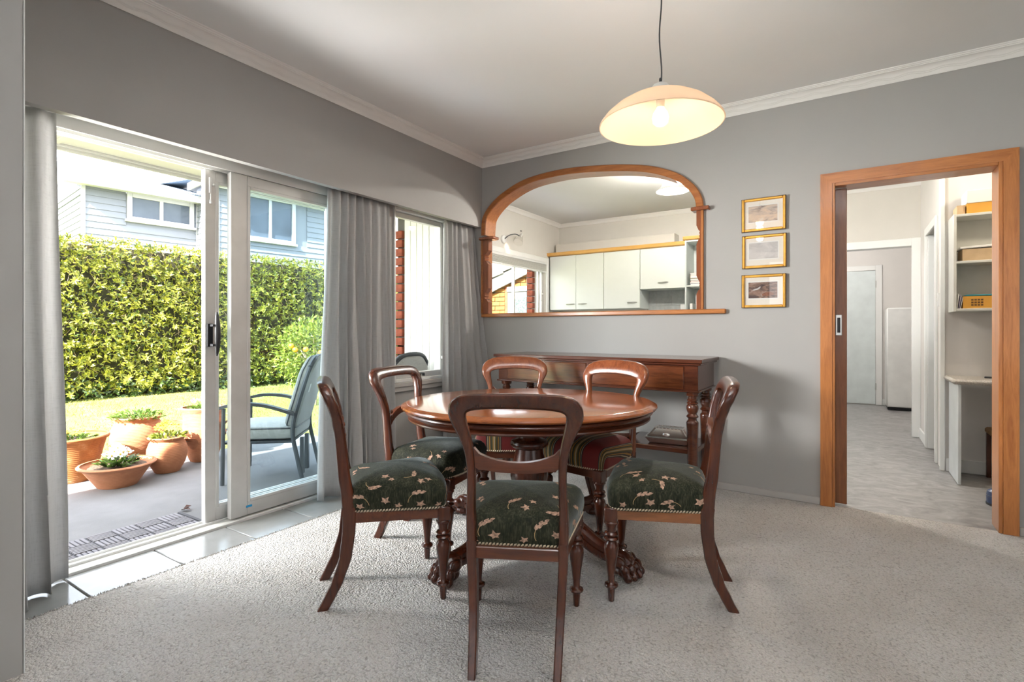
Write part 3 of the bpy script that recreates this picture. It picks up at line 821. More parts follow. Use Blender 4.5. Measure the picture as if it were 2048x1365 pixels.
LEGP = [(.0095, 0), (.012, .004), (.0155, .052), (.0175, .056), (.0255, .060), (.028, .066), (.0255, .072), (.0175, .076), (.0135, .082), (.0145, .10), (.020, .15), (.0265, .19), (.0295, .215), (.028, .232), (.020, .242), (.0175, .246), (.026, .250), (.0305, .256), (.026, .262), (.021, .265), (.027, .269), (.029, .274), (.026, .280), (.0195, .285), (.0205, .300), (.0235, .310), (.0235, .313), (.0285, .316), (.0295, .321), (.027, .326), (.024, .328)]
def front_leg_mesh(mat, sg):
    m = MB().lathe(LEGP, 20, (sg * .198, .222, 0)).box(sg * .198 - .026, sg * .198 + .026, .196, .248, .324, .384, .004)
    return m.mesh('leg', mat, 40)
def rpoly(corners, rads, seg=7):
    out = []; n = len(corners)
    for i in range(n):
        p = Vector(corners[i]); a = Vector(corners[i - 1]); b = Vector(corners[(i + 1) % n])
        da = (a - p).normalized(); db = (b - p).normalized(); r = rads[i]
        ang = da.angle(db); d = r / math.tan(ang / 2)
        s0 = p + da * d; s1 = p + db * d
        for k in range(seg + 1):
            t = k / seg
            q = s0 * (1 - t) ** 2 + p * 2 * t * (1 - t) + s1 * t * t
            out.append((q.x, q.y))
    return out
def densify(poly, step=.016):
    out = []; n = len(poly)
    for i in range(n):
        a = Vector(poly[i]); b = Vector(poly[(i + 1) % n]); k = max(1, int((b - a).length / step))
        for j in range(k): out.append(tuple(a + (b - a) * j / k))
    return out
PER = densify(rpoly([(-.158, -.142), (.158, -.142), (.226, .225), (.10, .246), (-.10, .246), (-.226, .225)], [.03, .03, .045, .10, .10, .045]))
CX, CY = 0.0, 0.06
ZB = .376
def prof_pt(w):      # w in 0..1 along the profile from the rail to the crown: radial factor, height
    T = [(0, 1.0, 0), (.08, 1.025, .020), (.18, 1.045, .045), (.28, 1.035, .072), (.37, .985, .096), (.46, .90, .112), (.58, .74, .125), (.72, .52, .135), (.86, .27, .140), (1, .001, .142)]
    for (a, r0, h0), (b_, r1, h1) in zip(T, T[1:]):
        if w <= b_ + 1e-9:
            t = (w - a) / (b_ - a); return r0 + (r1 - r0) * t, h0 + (h1 - h0) * t
    return .001, .142
cum = [0.0]
for i in range(len(PER)):
    a, b_ = PER[i], PER[(i + 1) % len(PER)]; cum.append(cum[-1] + math.hypot(b_[0] - a[0], b_[1] - a[1]))
PL = cum[-1]
def per_at(s):
    s = s % PL
    lo = 0
    for i in range(len(PER)):
        if cum[i + 1] >= s: lo = i; break
    t = (s - cum[lo]) / max(1e-9, cum[lo + 1] - cum[lo]); a, b_ = PER[lo], PER[(lo + 1) % len(PER)]
    return a[0] + (b_[0] - a[0]) * t, a[1] + (b_[1] - a[1]) * t
def seat_pt(s, w, off=0.0):
    x, y = per_at(s); r, h = prof_pt(max(0, min(1, w)))
    p = Vector((CX + (x - CX) * r, CY + (y - CY) * r, ZB + h))
    if off:
        d = 0.004
        r2, h2 = prof_pt(min(1, w + .02)); r1, h1 = prof_pt(max(0, w - .02))
        rad = Vector((x - CX, y - CY)); rl = rad.length; rad /= rl
        tr, tz = (r2 - r1) * rl, h2 - h1; l = math.hypot(tr, tz) or 1
        p += Vector((rad.x * tz / l, rad.y * tz / l, -tr / l)) * off
    return p
WL = .33      # length of the profile (rail to crown) in metres
def seat_mesh(mat):
    m = MB(); ws = [0, .04, .08, .13, .18, .23, .28, .33, .37, .42, .46, .52, .58, .65, .72, .8, .88, .95, 1]
    rs = []
    for w in ws:
        r, h = prof_pt(w)
        k = 1.0
        rs.append([(CX + (x - CX) * r, CY + (y - CY) * r, ZB + h) for x, y in PER])
    m.rings(rs, True, True, True)
    me = m.mesh('seat', mat, 80)
    uv = me.uv_layers.new(name='cloth')
    co = [v.co for v in me.vertices]; no = [v.normal for v in me.vertices]
    us = []
    for lp in me.loops:
        p, q = co[lp.vertex_index], no[lp.vertex_index]
        drop = max(0.0, ZB + .142 - p.z)
        us += [p.x + math.copysign(drop * q.x * q.x, p.x), p.y]
    uv.data.foreach_set('uv', us)
    return me
def braid_mesh():
    m = MB(); k = int(PL / .0120)
    for i in range(k):
        s = i * PL / k; x, y = per_at(s); x2, y2 = per_at(s + .004); t = Vector((x2 - x, y2 - y)).normalized(); nrm = Vector((t.y, -t.x))
        c = Vector((CX + (x - CX) * 1.006, CY + (y - CY) * 1.006, ZB + .008))
        a = Vector((t.x * .7, t.y * .7, .72)) * .0100; b_ = Vector((nrm.x, nrm.y, 0)) * .0052; d = Vector((-t.x * .72, -t.y * .72, .7)) * .0052
        pts = [c + a, c - a, c + b_, c - b_, c + d, c - d]
        m.add(pts, [(0, 2, 4), (0, 4, 3), (0, 3, 5), (0, 5, 2), (1, 4, 2), (1, 3, 4), (1, 5, 3), (1, 2, 5)])
    return m.mesh('braid', braid_m, 80)
def rail_mesh(mat):
    m = MB()
    # side, front and rear rails joined as the frame under the cushion
    for sg in (-1, 1):
        a = Vector((sg * .154, -.13)); b_ = Vector((sg * .203, .205)); d = (b_ - a).normalized(); nn = Vector((d.y, -d.x)) * sg
        q = [a + nn * .010, b_ + nn * .012, b_ - nn * .012, a - nn * .014]
        m.prism([tuple(p) for p in q], 'z', .338, .378)
    m.box(-.18, .18, .212, .240, .338, .378, .003)
    m.box(-.14, .14, -.160, -.132, .338, .378, .003)
    return m.mesh('seat_rail', mat, 30)
def splat_mesh(mat, up=False):
    m = MB(); n = 16; rs = []
    for i in range(n + 1):
        u = -1 + 2 * i / n; x = u * .141
        if up: zt = .690 - .055 * abs(u) ** 2.2; zb = zt - (.036 + .02 * abs(u) ** 6)
        else: zt = .666 + .036 * abs(u) ** 2.2 + (.010 if abs(u) > .93 else 0); zb = .632 + .020 * abs(u) ** 3 - (.006 if .80 < abs(u) < .95 else 0)
        y = yprof(.66) + .004
        rs.append([(x, y - .011, zb), (x, y + .011, zb), (x, y + .013, (zb + zt) / 2), (x, y + .011, zt), (x, y - .011, zt), (x, y - .013, (zb + zt) / 2)])
    m.rings(rs, True, True, True)
    for sg in (-1, 1):
        for dz, rr in ((.008, .011), (-.014, .009), (-.032, .007)):
            m.ball((sg * .124, yprof(.66) + .015, .672 + dz + (-.01 if up else 0)), rr, 8, 5, 1, .6, 1)
    return m.mesh('splat', mat, 40)

def leaf5(sz):
    pts = []
    lob = [(90, 1.0, .46), (18, .92, .44), (-48, .66, .30), (-132, .66, .44), (162, .92, .46)]
    for k, (an, r, inn) in enumerate(lob):
        pts.append((sz * r * math.cos(R(an)), sz * r * math.sin(R(an))))
        an2 = lob[(k + 1) % 5][0]
        mid = an - 36 if k < 2 or k == 3 else an - 40
        pts.append((sz * inn * math.cos(R(mid)), sz * inn * math.sin(R(mid))))
    return pts
def motif_mesh(seed):
    rr = random.Random(seed)
    m = MB()
    sxp = PL
    def put(poly, s0, w0, rot, mi=0, off=.0016):
        cs, sn = math.cos(rot), math.sin(rot)
        ctr = (sum(p[0] for p in poly) / len(poly), sum(p[1] for p in poly) / len(poly))
        def mp(p):
            a = p[0] * cs - p[1] * sn; b_ = p[0] * sn + p[1] * cs
            w = w0 + b_ / WL; r, _ = prof_pt(max(0, min(1, w)))
            return tuple(seat_pt(s0 + a / max(.35, r), max(.015, w), off))
        # fan with a middle ring so that it follows the cushion
        n = len(poly); mid = [((p[0] + ctr[0]) / 2, (p[1] + ctr[1]) / 2) for p in poly]
        v = [mp(p) for p in poly] + [mp(p) for p in mid] + [mp(ctr)]
        f = [(i, (i + 1) % n, n + (i + 1) % n, n + i) for i in range(n)] + [(n + i, n + (i + 1) % n, 2 * n) for i in range(n)]
        m.add(v, f, mi)
    def strip(pts, wd, s0, w0, rot, mi=1):
        for a, b_ in zip(pts, pts[1:]):
            dx, dy = b_[0] - a[0], b_[1] - a[1]; l = math.hypot(dx, dy) or 1; nx, ny = -dy / l * wd / 2, dx / l * wd / 2
            put([(a[0] + nx, a[1] + ny), (b_[0] + nx, b_[1] + ny), (b_[0] - nx, b_[1] - ny), (a[0] - nx, a[1] - ny)], s0, w0, rot, mi, .0013)
    def spray(s0, w0, rot, sz, flip=1):
        arc = [(flip * sz * (math.cos(t) - 1), sz * math.sin(t)) for t in [k * 1.9 / 9 for k in range(10)]]
        strip(arc, .0022, s0, w0, rot)
        for k in (4, 5, 6, 7, 8):       # pointed leaflets along the arc
            x, y = arc[k]; x2, y2 = arc[k + 1]; an = math.atan2(y2 - y, x2 - x) + flip * (.35 if k % 2 else -.25)
            ll = .022 * (1.15 - .06 * (k - 4)); hw = ll * .27
            lf = [(0, 0), (ll * .3, hw), (ll * .65, hw * .8), (ll, 0), (ll * .65, -hw * .7), (ll * .3, -hw)]
            put([(x + p[0] * math.cos(an) - p[1] * math.sin(an), y + p[0] * math.sin(an) + p[1] * math.cos(an)) for p in lf], s0, w0, rot, 0)
    def leaf(s0, w0, rot, sz): put(leaf5(sz), s0, w0, rot, 0)
    k = 9
    for i in range(k):
        s = PL * (i + rr.uniform(.1, .6)) / k
        spray(s, rr.uniform(.10, .16), rr.uniform(-.5, .5), rr.uniform(.040, .055), rr.choice((-1, 1)))
        leaf(s + rr.uniform(.045, .07), rr.uniform(.10, .20), rr.uniform(-1, 1), rr.uniform(.022, .027))
        leaf(s - rr.uniform(.02, .04), rr.uniform(.08, .12), rr.uniform(-1, 1), rr.uniform(.018, .023))
    for i in range(6):
        s = PL * (i + rr.uniform(.2, .8)) / 6
        spray(s, rr.uniform(.44, .55), rr.uniform(0, 6), .04, rr.choice((-1, 1)))
        leaf(s + .07, rr.uniform(.42, .62), rr.uniform(0, 6), .022); leaf(s + .11, rr.uniform(.45, .7), rr.uniform(0, 6), .017)
    return m.mesh('leaf_pattern', [motif_m, motif2_m], 80, recalc=False)

def make_chair(label, group, fr_mat, leg_mat, rail_mat, seat_mat, motif_seed=None, up=False):
    t = thing('dining_chair', label, 'chair', (0, 0, 0), 0, group)
    for sg in (-1, 1):
        link('leg', front_leg_mesh(leg_mat, sg), t); link('leg', rear_leg_mesh(leg_mat, sg), t)
    link('back_frame', chair_back_mesh(fr_mat, HALF_TALL if motif_seed is None else None), t)
    link('splat', splat_mesh(rail_mat, up), t)
    link('seat_rail', rail_mesh(rail_mat), t)
    st = link('seat', seat_mesh(seat_mat), t)
    b_ = link('braid', ME_BRAID, st); b_['kind'] = 'stuff'
    if motif_seed is not None:
        q = link('leaf_pattern', motif_mesh(motif_seed), st); q['kind'] = 'stuff'
    return t
ME_BRAID = braid_mesh()
def place(t, fx, fy, dx, dy, sc=1.0):
    """seat the chair: (fx,fy) midpoint of the four feet on the floor, (dx,dy) direction it faces"""
    t.location = (fx, fy, 0.0); t.rotation_euler = (0, 0, math.atan2(dy, dx) - math.pi / 2); t.scale = (sc, sc, sc)
G1 = 'dining chairs around the oval table'
c1 = make_chair('mahogany balloon-back chair with its back to the camera, green leaf seat', G1, mahog_m, mahog_m, mahog_x_m, chen_m, 11)
place(c1, 1.797, -2.218, -.444, .897)
c2 = dup(c1, 'green leaf seat chair beside the sliding door, its back against the light')
place(c2, 1.10, -2.226, .623, .782)
c3 = dup(c1, 'green leaf seat chair standing in front of the plain wall and picture frames')
place(c3, 2.140, -1.570, -.965, -.262)
c4 = dup(c1, 'green leaf seat chair in front of the small window and grey curtain')
place(c4, .905, -1.705, .985, .17)
for c, sd_ in ((c2, 23), (c3, 37), (c4, 41)):
    for ch in c.children:
        if ch.name.startswith('seat') and not ch.name.startswith('seat_rail'):
            for q in ch.children:
                if q.name.startswith('leaf_pattern'): q.data = motif_mesh(sd_)
        if c is c4 and ch.name.startswith('splat'): ch.data = splat_mesh(mahog_x_m, True)
        if c is c3 and ch.name.startswith('seat_rail'): ch.data = rail_mesh(wood('mahogany_side_rail', (0.15, 0.048, 0.014), (0.26, 0.095, 0.03), 0.3, 'y', 0.3))
c5 = make_chair('chair with red and gold striped seat tucked under the table before the curtain', G1, mahog_lit_m, mahog_m, mahog_x_m, stripe_m)
place(c5, 1.005, -1.03, .53, -.85, 1.02)
c6 = dup(c5, 'chair with red and gold striped seat facing out from the sideboard drawers')
place(c6, 1.575, -1.095, -.2, -.98, 1.02)

# ------------------------------------------------------------------ oval pedestal table
TC = (1.392, -1.491); TA = R(38)
tb = thing('dining_table', 'polished oval mahogany pedestal table with lion paw feet', 'table', (TC[0], TC[1], 0), TA)
EA, EB = 0.635, 0.557
def oval(mb, prof, n=72):
    rs = [[((EA + d) * math.cos(2 * math.pi * j / n), (EB + d) * math.sin(2 * math.pi * j / n), z) for j in range(n)] for d, z in prof]
    mb.rings(rs, True, True, True)
    return mb
oval(MB(), [(-.06, .712), (-.010, .708), (.004, .707), (.014, .710), (.018, .717), (.015, .724), (.006, .729), (.000, .7305), (-.004, .7335), (-.012, .735), (-.3, .735)]).build('table_top', top_m, tb, 30)
oval(MB(), [(-.10, .650), (-.035, .650), (-.022, .652), (-.016, .658), (-.017, .664), (-.026, .668), (-.030, .672), (-.022, .677), (-.010, .682), (-.004, .690), (-.008, .698), (-.018, .702), (-.02, .7085), (-.06, .7085)]).build('apron', mahog_x_m, tb, 30)
PED = [(.02, .14), (.05, .150), (.062, .165), (.066, .185), (.090, .200), (.104, .225), (.106, .25), (.100, .275), (.090, .290), (.083, .30), (.092, .318), (.098, .345), (.0965, .37), (.089, .405), (.079, .44), (.0715, .47), (.0685, .487), (.073, .491), (.089, .496), (.098, .506), (.0985, .516), (.093, .527), (.078, .533), (.062, .537), (.056, .545), (.054, .565), (.058, .60), (.10, .635), (.14, .651), (.05, .652)]
MB().lathe(PED, 40).build('pedestal', mahog_m, tb, 40)
def paw_mesh():
    m = MB()
    m.ball((.545, 0, .075), .048, 12, 8, 1.15, .95, .95)
    for k, yy in enumerate((-.045, -.016, .016, .045)):
        sx_ = .612 - abs(yy) * .35
        m.ball((sx_ - .035, yy, .075), .026, 10, 7, 1.3, .72, 1.0)
        m.ball((sx_, yy * 1.12, .050), .024, 10, 7, 1.0, .75, 1.05)
        m.ball((sx_ + .014, yy * 1.18, .024), .022, 10, 7, 1.1, .75, 1.0)
    m.ball((.56, 0, .03), .045, 12, 6, 1.2, 1.05, .66)
    return m.mesh('claw_foot', mahog_m, 60)
me_paw = paw_mesh()
def tleg_mesh():
    m = MB(); rs = []
    path = catmull([(.06, 0, .235), (.14, 0, .225), (.23, 0, .188), (.33, 0, .135), (.43, 0, .095), (.50, 0, .085), (.555, 0, .085)], 4)
    for i, (x, _, z) in enumerate(path):
        t = i / (len(path) - 1); h = .052 - .020 * t; w = .034 - .006 * t
        a = path[max(0, i - 1)]; b_ = path[min(len(path) - 1, i + 1)]; tx, tz = b_[0] - a[0], b_[2] - a[2]; l = math.hypot(tx, tz); nx, nz = -tz / l, tx / l
        sec = [(-1, -.75), (-.8, -1), (.8, -1), (1, -.75), (1, -.1), (.72, 0), (1, .1), (1, .6), (.75, .82), (.35, 1), (-.35, 1), (-.75, .82), (-1, .6), (-1, .1), (-.72, 0), (-1, -.1)]
        rs.append([(x + nx * h * v, w * u, z + nz * h * v) for u, v in sec])
    m.rings(rs, True, True, True)
    return m.mesh('leg', mahog_m, 40)
me_tleg = tleg_mesh()
for k in range(4):
    lg = link('leg', me_tleg, tb); lg.rotation_euler = (0, 0, R(-98 + 88 * k) - TA)
    pw = link('claw_foot', me_paw, lg)
    rm = pw.modifiers.new('merge', 'REMESH'); rm.mode = 'VOXEL'; rm.voxel_size = 0.0045; rm.use_smooth_shade = True

# ------------------------------------------------------------------ sideboard
sbd = thing('sideboard', 'long dark mahogany sideboard with two drawers and low shelf', 'sideboard', (1.26, -0.27, 0))
X0, X1, Y0, Y1 = -.775, .775, -.25, .25
m_ = MB().box(X0, X1, Y0, Y1, .892, .917, .004).box(X0 + .012, X1 - .012, Y0 + .012, Y1 - .005, .878, .893, .004)
m_.build('top_board', sb_m, sbd)
m_ = MB().box(X0 + .03, X1 - .03, Y0 + .03, Y1 - .02, .718, .880, .003).box(X0 + .02, X1 - .02, Y0 + .02, Y1 - .015, .710, .720, .003)
m_.build('carcass', sb_m, sbd)
for a, b_ in ((X0 + .115, -.006), (.006, X1 - .115)):
    d = MB().box(a, b_, Y0 + .022, Y0 + .045, .728, .870, .004).build('drawer', sb_drawer_m, sbd)
SL = [(.016, 0), (.020, .005), (.024, .05), (.029, .06), (.033, .075), (.030, .09), (.030, .12), (.0325, .30), (.0335, .40), (.0375, .505), (.0385, .515), (.035, .525), (.027, .533), (.0265, .545), (.036, .552), (.0375, .558), (.030, .566), (.0265, .573), (.033, .588), (.0375, .605), (.036, .622), (.028, .632), (.034, .637), (.035, .643), (.027, .648), (.032, .655), (.033, .662), (.027, .668), (.0265, .680), (.038, .686), (.040, .694), (.040, .712)]
me_sl = MB().lathe(SL, 24).mesh('leg', sb_m, 40)
for x in (X0 + .075, X1 - .075):
    for y in (Y0 + .075, Y1 - .065):
        link('leg', me_sl, sbd, (x, y, 0))
MB().box(X0 + .055, X1 - .055, Y0 + .055, Y1 - .045, .318, .350, .004).build('shelf', sb_m, sbd)
# silver entree dish and oval salver on the shelf
ed = thing('serving_dish', 'silver lidded serving dish with sloping lid at the shelf end', 'serving dish', (1.78, -0.31, .350), R(4))
def rrect(hx, hy, r, n=4): return rpoly([(-hx, -hy), (hx, -hy), (hx, hy), (-hx, hy)], [r] * 4, n)
def stack(prof, hx, hy, r):
    return [[(x, y, z) for x, y in rrect(hx + d, hy + d, r)] for d, z in prof]
MB().rings(stack([(-.03, 0), (-.012, .004), (.004, .030), (.010, .036), (.012, .040), (.004, .042), (-.02, .042)], .135, .095, .022)).build('dish', chrome_m, ed, 30)
ld = MB().rings(stack([(-.004, .042), (.006, .044), (.006, .049), (-.004, .054), (-.012, .060), (-.034, .088), (-.040, .096), (-.046, .098), (-.052, .095), (-.08, .097)], .135, .095, .020)).build('lid', chrome_m, ed, 30)
bd = MB()
for k in range(30):
    t = 2 * math.pi * k / 30; bd.ball((.089 * max(-1, min(1, 1.35 * math.cos(t))), .050 * max(-1, min(1, 1.35 * math.sin(t))), .098), .0042, 6, 4)
q = bd.build('beaded_rim', chrome_m, ld); q['kind'] = 'stuff'
MB().ball((0, -.108, .066), .020, 10, 6, 1.2, .35, .7).build('cartouche', chrome_m, ld)
sv = thing('salver', 'oval silver salver with scalloped rim on the middle of the shelf', 'tray', (1.36, -0.30, .350), 0)
rs = []
for d, z in [(-.02, .0), (.0, .004), (.02, .014), (.045, .040), (.05, .046), (.043, .044), (.015, .020), (-.01, .012), (-.06, .010)]:
    rs.append([((.16 + d) * math.cos(2 * math.pi * j / 64) * (1 + .012 * math.cos(16 * 2 * math.pi * j / 64) * (d > .03)), (.10 + d) * math.sin(2 * math.pi * j / 64) * (1 + .012 * math.cos(16 * 2 * math.pi * j / 64) * (d > .03)), z) for j in range(64)])
MB().rings(rs).build('tray_dish', chrome_m, sv, 40)

# ------------------------------------------------------------------ pendant lamp over the carpet
PX, PY, PZ = 2.090, -1.530, 2.005
pl = thing('pendant_lamp', 'lit opal glass dish pendant hanging from a black cord', 'pendant lamp', (PX, PY, CEIL))
dz = PZ - CEIL
cordp = [(0.004 * math.sin(9 * t), 0.003 * math.cos(7 * t), dz * t * .72) for t in [i / 16 for i in range(17)]]
MB().tube(cordp + [(0, 0, dz + .185)], .0034, 8).lathe([(.0058, dz + .178), (.0064, dz + .202), (.004, dz + .206)], 10).build('cord', black_m, pl)
MB().lathe([(.035, 0), (.045, -.004), (.045, -.02), (.012, -.032)], 20).build('ceiling_rose', alu_white_m, pl)
ztop = dz + .150
sp = [(.030, .150), (.060, .142), (.10, .128), (.15, .105), (.20, .075), (.240, .040), (.262, .012), (.267, .0)]
inn = [(r - .006, z - .004) for r, z in sp[::-1]]
inn[0] = (.262, -.001)
MB().lathe([(r, dz + z) for r, z in sp] + [(r, dz + z) for r, z in inn], 64, cap=False).build('glass_shade', shade_m, pl, 60)
MB().lathe([(.006, ztop + .034), (.018, ztop + .032), (.032, ztop + .024), (.042, ztop + .010), (.047, ztop - .006), (.040, ztop - .010), (.010, ztop - .012)], 24).build('gallery_cap', plain('lamp_cap_grey', (0.52, 0.52, 0.50), 0.4), pl)
MB().lathe([(.018, ztop - .01), (.019, ztop - .045), (.0165, ztop - .075), (.014, ztop - .076)], 20).build('lamp_holder', plain('lamp_holder_cream', (0.86, 0.80, 0.70), 0.4), pl)
BZ = dz + .055
bb = MB().lathe([(.014, BZ + .026), (.018, BZ + .014), (.030, BZ - .004), (.0355, BZ - .024), (.031, BZ - .046), (.018, BZ - .058), (.002, BZ - .062)], 20).build('bulb', bulb_m, pl)
lamp('pendant_lamp_light', 'POINT', (PX, PY, CEIL + BZ - .085), 7.0, (1.0, 0.77, 0.55), radius=0.03)

# ------------------------------------------------------------------ three framed prints
def print_mat(name, stops, scale, sxyz, dist=1.0):
    m, nt, b = new_mat(name)
    v = coords(nt, sxyz); nz = noise(nt, v, scale, 7, 0.6, dist)
    nt.links.new(ramp(nt, nz, stops), b.inputs['Base Color']); b.inputs['Roughness'].default_value = 0.9
    return m
pr1 = print_mat('print_misty_hills', [(.3, (.16, .13, .12)), (.45, (.55, .46, .40)), (.58, (.70, .55, .42)), (.75, (.74, .70, .66))], 9, (1, 1, 3))
pr2 = print_mat('print_grey_harbour', [(.3, (.42, .40, .39)), (.5, (.58, .55, .53)), (.7, (.70, .66, .63))], 8, (1, 1, 2))
pr3 = print_mat('print_river_bank', [(.3, (.04, .03, .035)), (.45, (.15, .10, .085)), (.55, (.32, .20, .15)), (.7, (.42, .36, .33))], 14, (1, 1, 2.6))
def picture(label, xc, zc, tilt, pm, w=.264, h=.217):
    t = thing('framed_picture', label, 'picture', (xc, -0.004, zc), 0, 'framed prints in a column')
    t.rotation_euler = (tilt, 0, 0)
    fb = .017
    f = MB(); frame_rect(f, 'y', -.018, 0, -w / 2, w / 2, -h / 2, h / 2, fb, .005)
    fo = f.build('frame', gold_m, t)
    e = MB(); frame_rect(e, 'y', -.014, .001, -w / 2 - .002, w / 2 + .002, -h / 2 - .002, h / 2 + .002, .004, .0005)
    e.build('dark_edge', gilt_edge_m, fo)
    MB().box(-w / 2 + fb - .003, w / 2 - fb + .003, -.006, -.004, -h / 2 + fb - .003, h / 2 - fb + .003).build('mount_board', mat_board_m, t)
    pw_, ph_ = .098, .062
    MB().box(-pw_ + .0, pw_ - .02 + .012, -.0068, -.006, -ph_ + .008, ph_ + .004).build('mount_line', paper_m, t)
    p = MB().box(-pw_ + .007, pw_ - .015, -.0075, -.0068, -ph_ + .015, ph_ - .003).build('print', pm, t)
    MB().box(-w / 2 + fb - .003, w / 2 - fb + .003, -.0112, -.0102, -h / 2 + fb - .003, h / 2 - fb + .003).build('glazing', pic_glass_m, t)
    return p
picture('gilt framed print at the top of the column, catching the bulb reflection', 2.311, 1.866, R(1.2), pr1)
picture('gilt framed pale grey print hanging between the two other prints', 2.314, 1.620, R(-.4), pr2)
p3 = picture('gilt framed print of a bird by dark rocks, lowest of the column', 2.311, 1.358, R(.3), pr3)
bdm = plain('print_bird_white', (0.62, 0.60, 0.58), 0.9); rkm = plain('print_rock', (0.30, 0.13, 0.08), 0.9, vary=.4, scale=60)
MB().prism([(-.070, .008), (-.055, .014), (-.035, .020), (-.022, .030), (-.016, .030), (-.020, .018), (-.035, .010), (-.058, .004)], 'y', -.0079, -.0075).build('bird', bdm, p3)
MB().prism([(-.010, -.020), (.012, -.010), (.040, -.006), (.062, -.016), (.060, -.030), (.020, -.034), (-.008, -.030)], 'y', -.0079, -.0075).build('rock', rkm, p3)

# ------------------------------------------------------------------ curtains
def curtain(name, label, y0t, y1t, y0b, y1b, ztop, zbot, xc, npl, ampt, ampb, seed, xb=lambda v, h: 0.0, edge=None, mat=None):
    rr = random.Random(seed); nu, nv = npl * 12, 30
    ph = [rr.uniform(-.8, .8) for _ in range(npl + 2)]; am = [rr.uniform(.35, 1.4) for _ in range(npl + 2)]
    v = []; f = []
    for j in range(nv + 1):
        h = j / nv; z = ztop + (zbot - ztop) * h
        for i in range(nu + 1):
            u = i / nu; k = u * npl; i0 = int(k); fr_ = k - i0; sm = fr_ * fr_ * (3 - 2 * fr_)
            a = am[i0] * (1 - sm) + am[i0 + 1] * sm; p = ph[i0] * (1 - sm) + ph[i0 + 1] * sm
            amp = (ampt + (ampb - ampt) * h ** .7) * a
            w = math.sin(2 * math.pi * (k + p * h)); w = math.copysign(abs(w) ** .8, w)
            y = (y0t + (y1t - y0t) * u) * (1 - h) + (y0b + (y1b - y0b) * u) * h + .010 * h * math.sin(3 * h + 4 * u + seed)
            x = xc + amp * w + xb(u, h) + .006 * math.sin(7 * h + 9 * u)
            v.append((x, y + amp * .35 * math.cos(2 * math.pi * (k + p * h)) * (.3 + h), z - .004 * abs(math.sin(math.pi * k)) * (h > .97)))
    for j in range(nv):
        for i in range(nu):
            a = j * (nu + 1) + i; f.append((a, a + 1, a + nu + 2, a + nu + 1))
    m = MB().add(v, f)
    o = tag(m.build(name, mat or curtain_m, None, 80, False), label, 'curtain', 'grey floor-length curtains')
    sol = o.modifiers.new('thickness', 'SOLIDIFY'); sol.thickness = 0.0022
    return o
def heading(o, y0, y1, xc, npl, ztop):
    m = MB()
    for i in range(npl + 1):
        y = y0 + (y1 - y0) * i / npl; m.box(xc - .012, xc + .012, y - .004, y + .004, ztop - .03, ztop + .012, .003)
    q = m.build('heading_hooks', alu_white_m, o); q['kind'] = 'stuff'
ca = curtain('curtain', 'grey curtain bunched beside the nib wall at the open door', -3.235, -2.995, -3.225, -2.968, 2.035, 0.008, -.085, 3, .018, .050, 21, lambda u, h: .21 * h ** 1.3 * max(0, 1 - u * 1.05))
cb = curtain('curtain', 'wide grey curtain gathered between the sliding door and small window', -1.60, -1.055, -1.70, -1.045, 2.045, 0.012, -.085, 8, .016, .046, 9, lambda u, h: .03 * h)
cc = curtain('curtain', 'grey curtain in the corner beside the archway and sideboard', -.425, -.012, -.445, -.02, 2.045, 0.012, -.085, 6, .015, .034, 14, lambda u, h: (.20 * u + .02) * h ** 1.2)
rl = struct(MB().box(-.100, -.070, -3.235, -.01, 2.058, 2.082, .003), 'trim_4', alu_white_m, 'white curtain track behind the pelmet edge', 'curtain track')

# ------------------------------------------------------------------ kitchen beyond the arch
KX, KY = -0.75, 2.93
kw = MB()
kw.box(-0.98, KX, WT, 0.35, -0.1, CEIL); kw.box(-0.98, KX, 2.52, 3.06, -0.1, CEIL)
kw.box(-0.98, KX, 0.35, 2.52, -0.1, 1.05); kw.box(-0.98, KX, 0.35, 2.52, 2.03, CEIL)
kwl = struct(kw, 'wall_kitchen_left', kit_wall_m, 'pale kitchen wall with the window and spotlight', 'wall')
kf = MB().box(KX, 2.56, KY, 3.06, -0.1, CEIL).box(2.56, 3.36, KY, 3.06, 1.985, CEIL).box(3.36, 3.5, KY, 3.06, -0.1, CEIL)
kfw = struct(kf, 'wall_kitchen_far', kit_wall_m, 'pale kitchen wall holding the row of cabinets', 'wall')
def cor2(name, pts, label):
    m = MB(); rs = []
    pf = [(0, -.045), (.010, -.047), (.018, -.035), (.034, -.016), (.048, -.010), (.055, -.004), (.056, 0), (0, 0)]
    (x0, y0), (x1, y1), (nx, ny) = pts
    for (x, y) in ((x0, y0), (x1, y1)):
        rs.append([(x + nx * a, y + ny * a, CEIL + z) for a, z in pf])
    m.rings(rs, True, True, True)
    return struct(m, name, cornice_m, label, 'cornice')
cor2('trim_5', ((KX, WT), (KX, KY), (1, 0)), 'white cornice over the kitchen window')
cor2('trim_6', ((KX, KY), (3.4, KY), (0, -1)), 'white cornice over the kitchen cabinets')
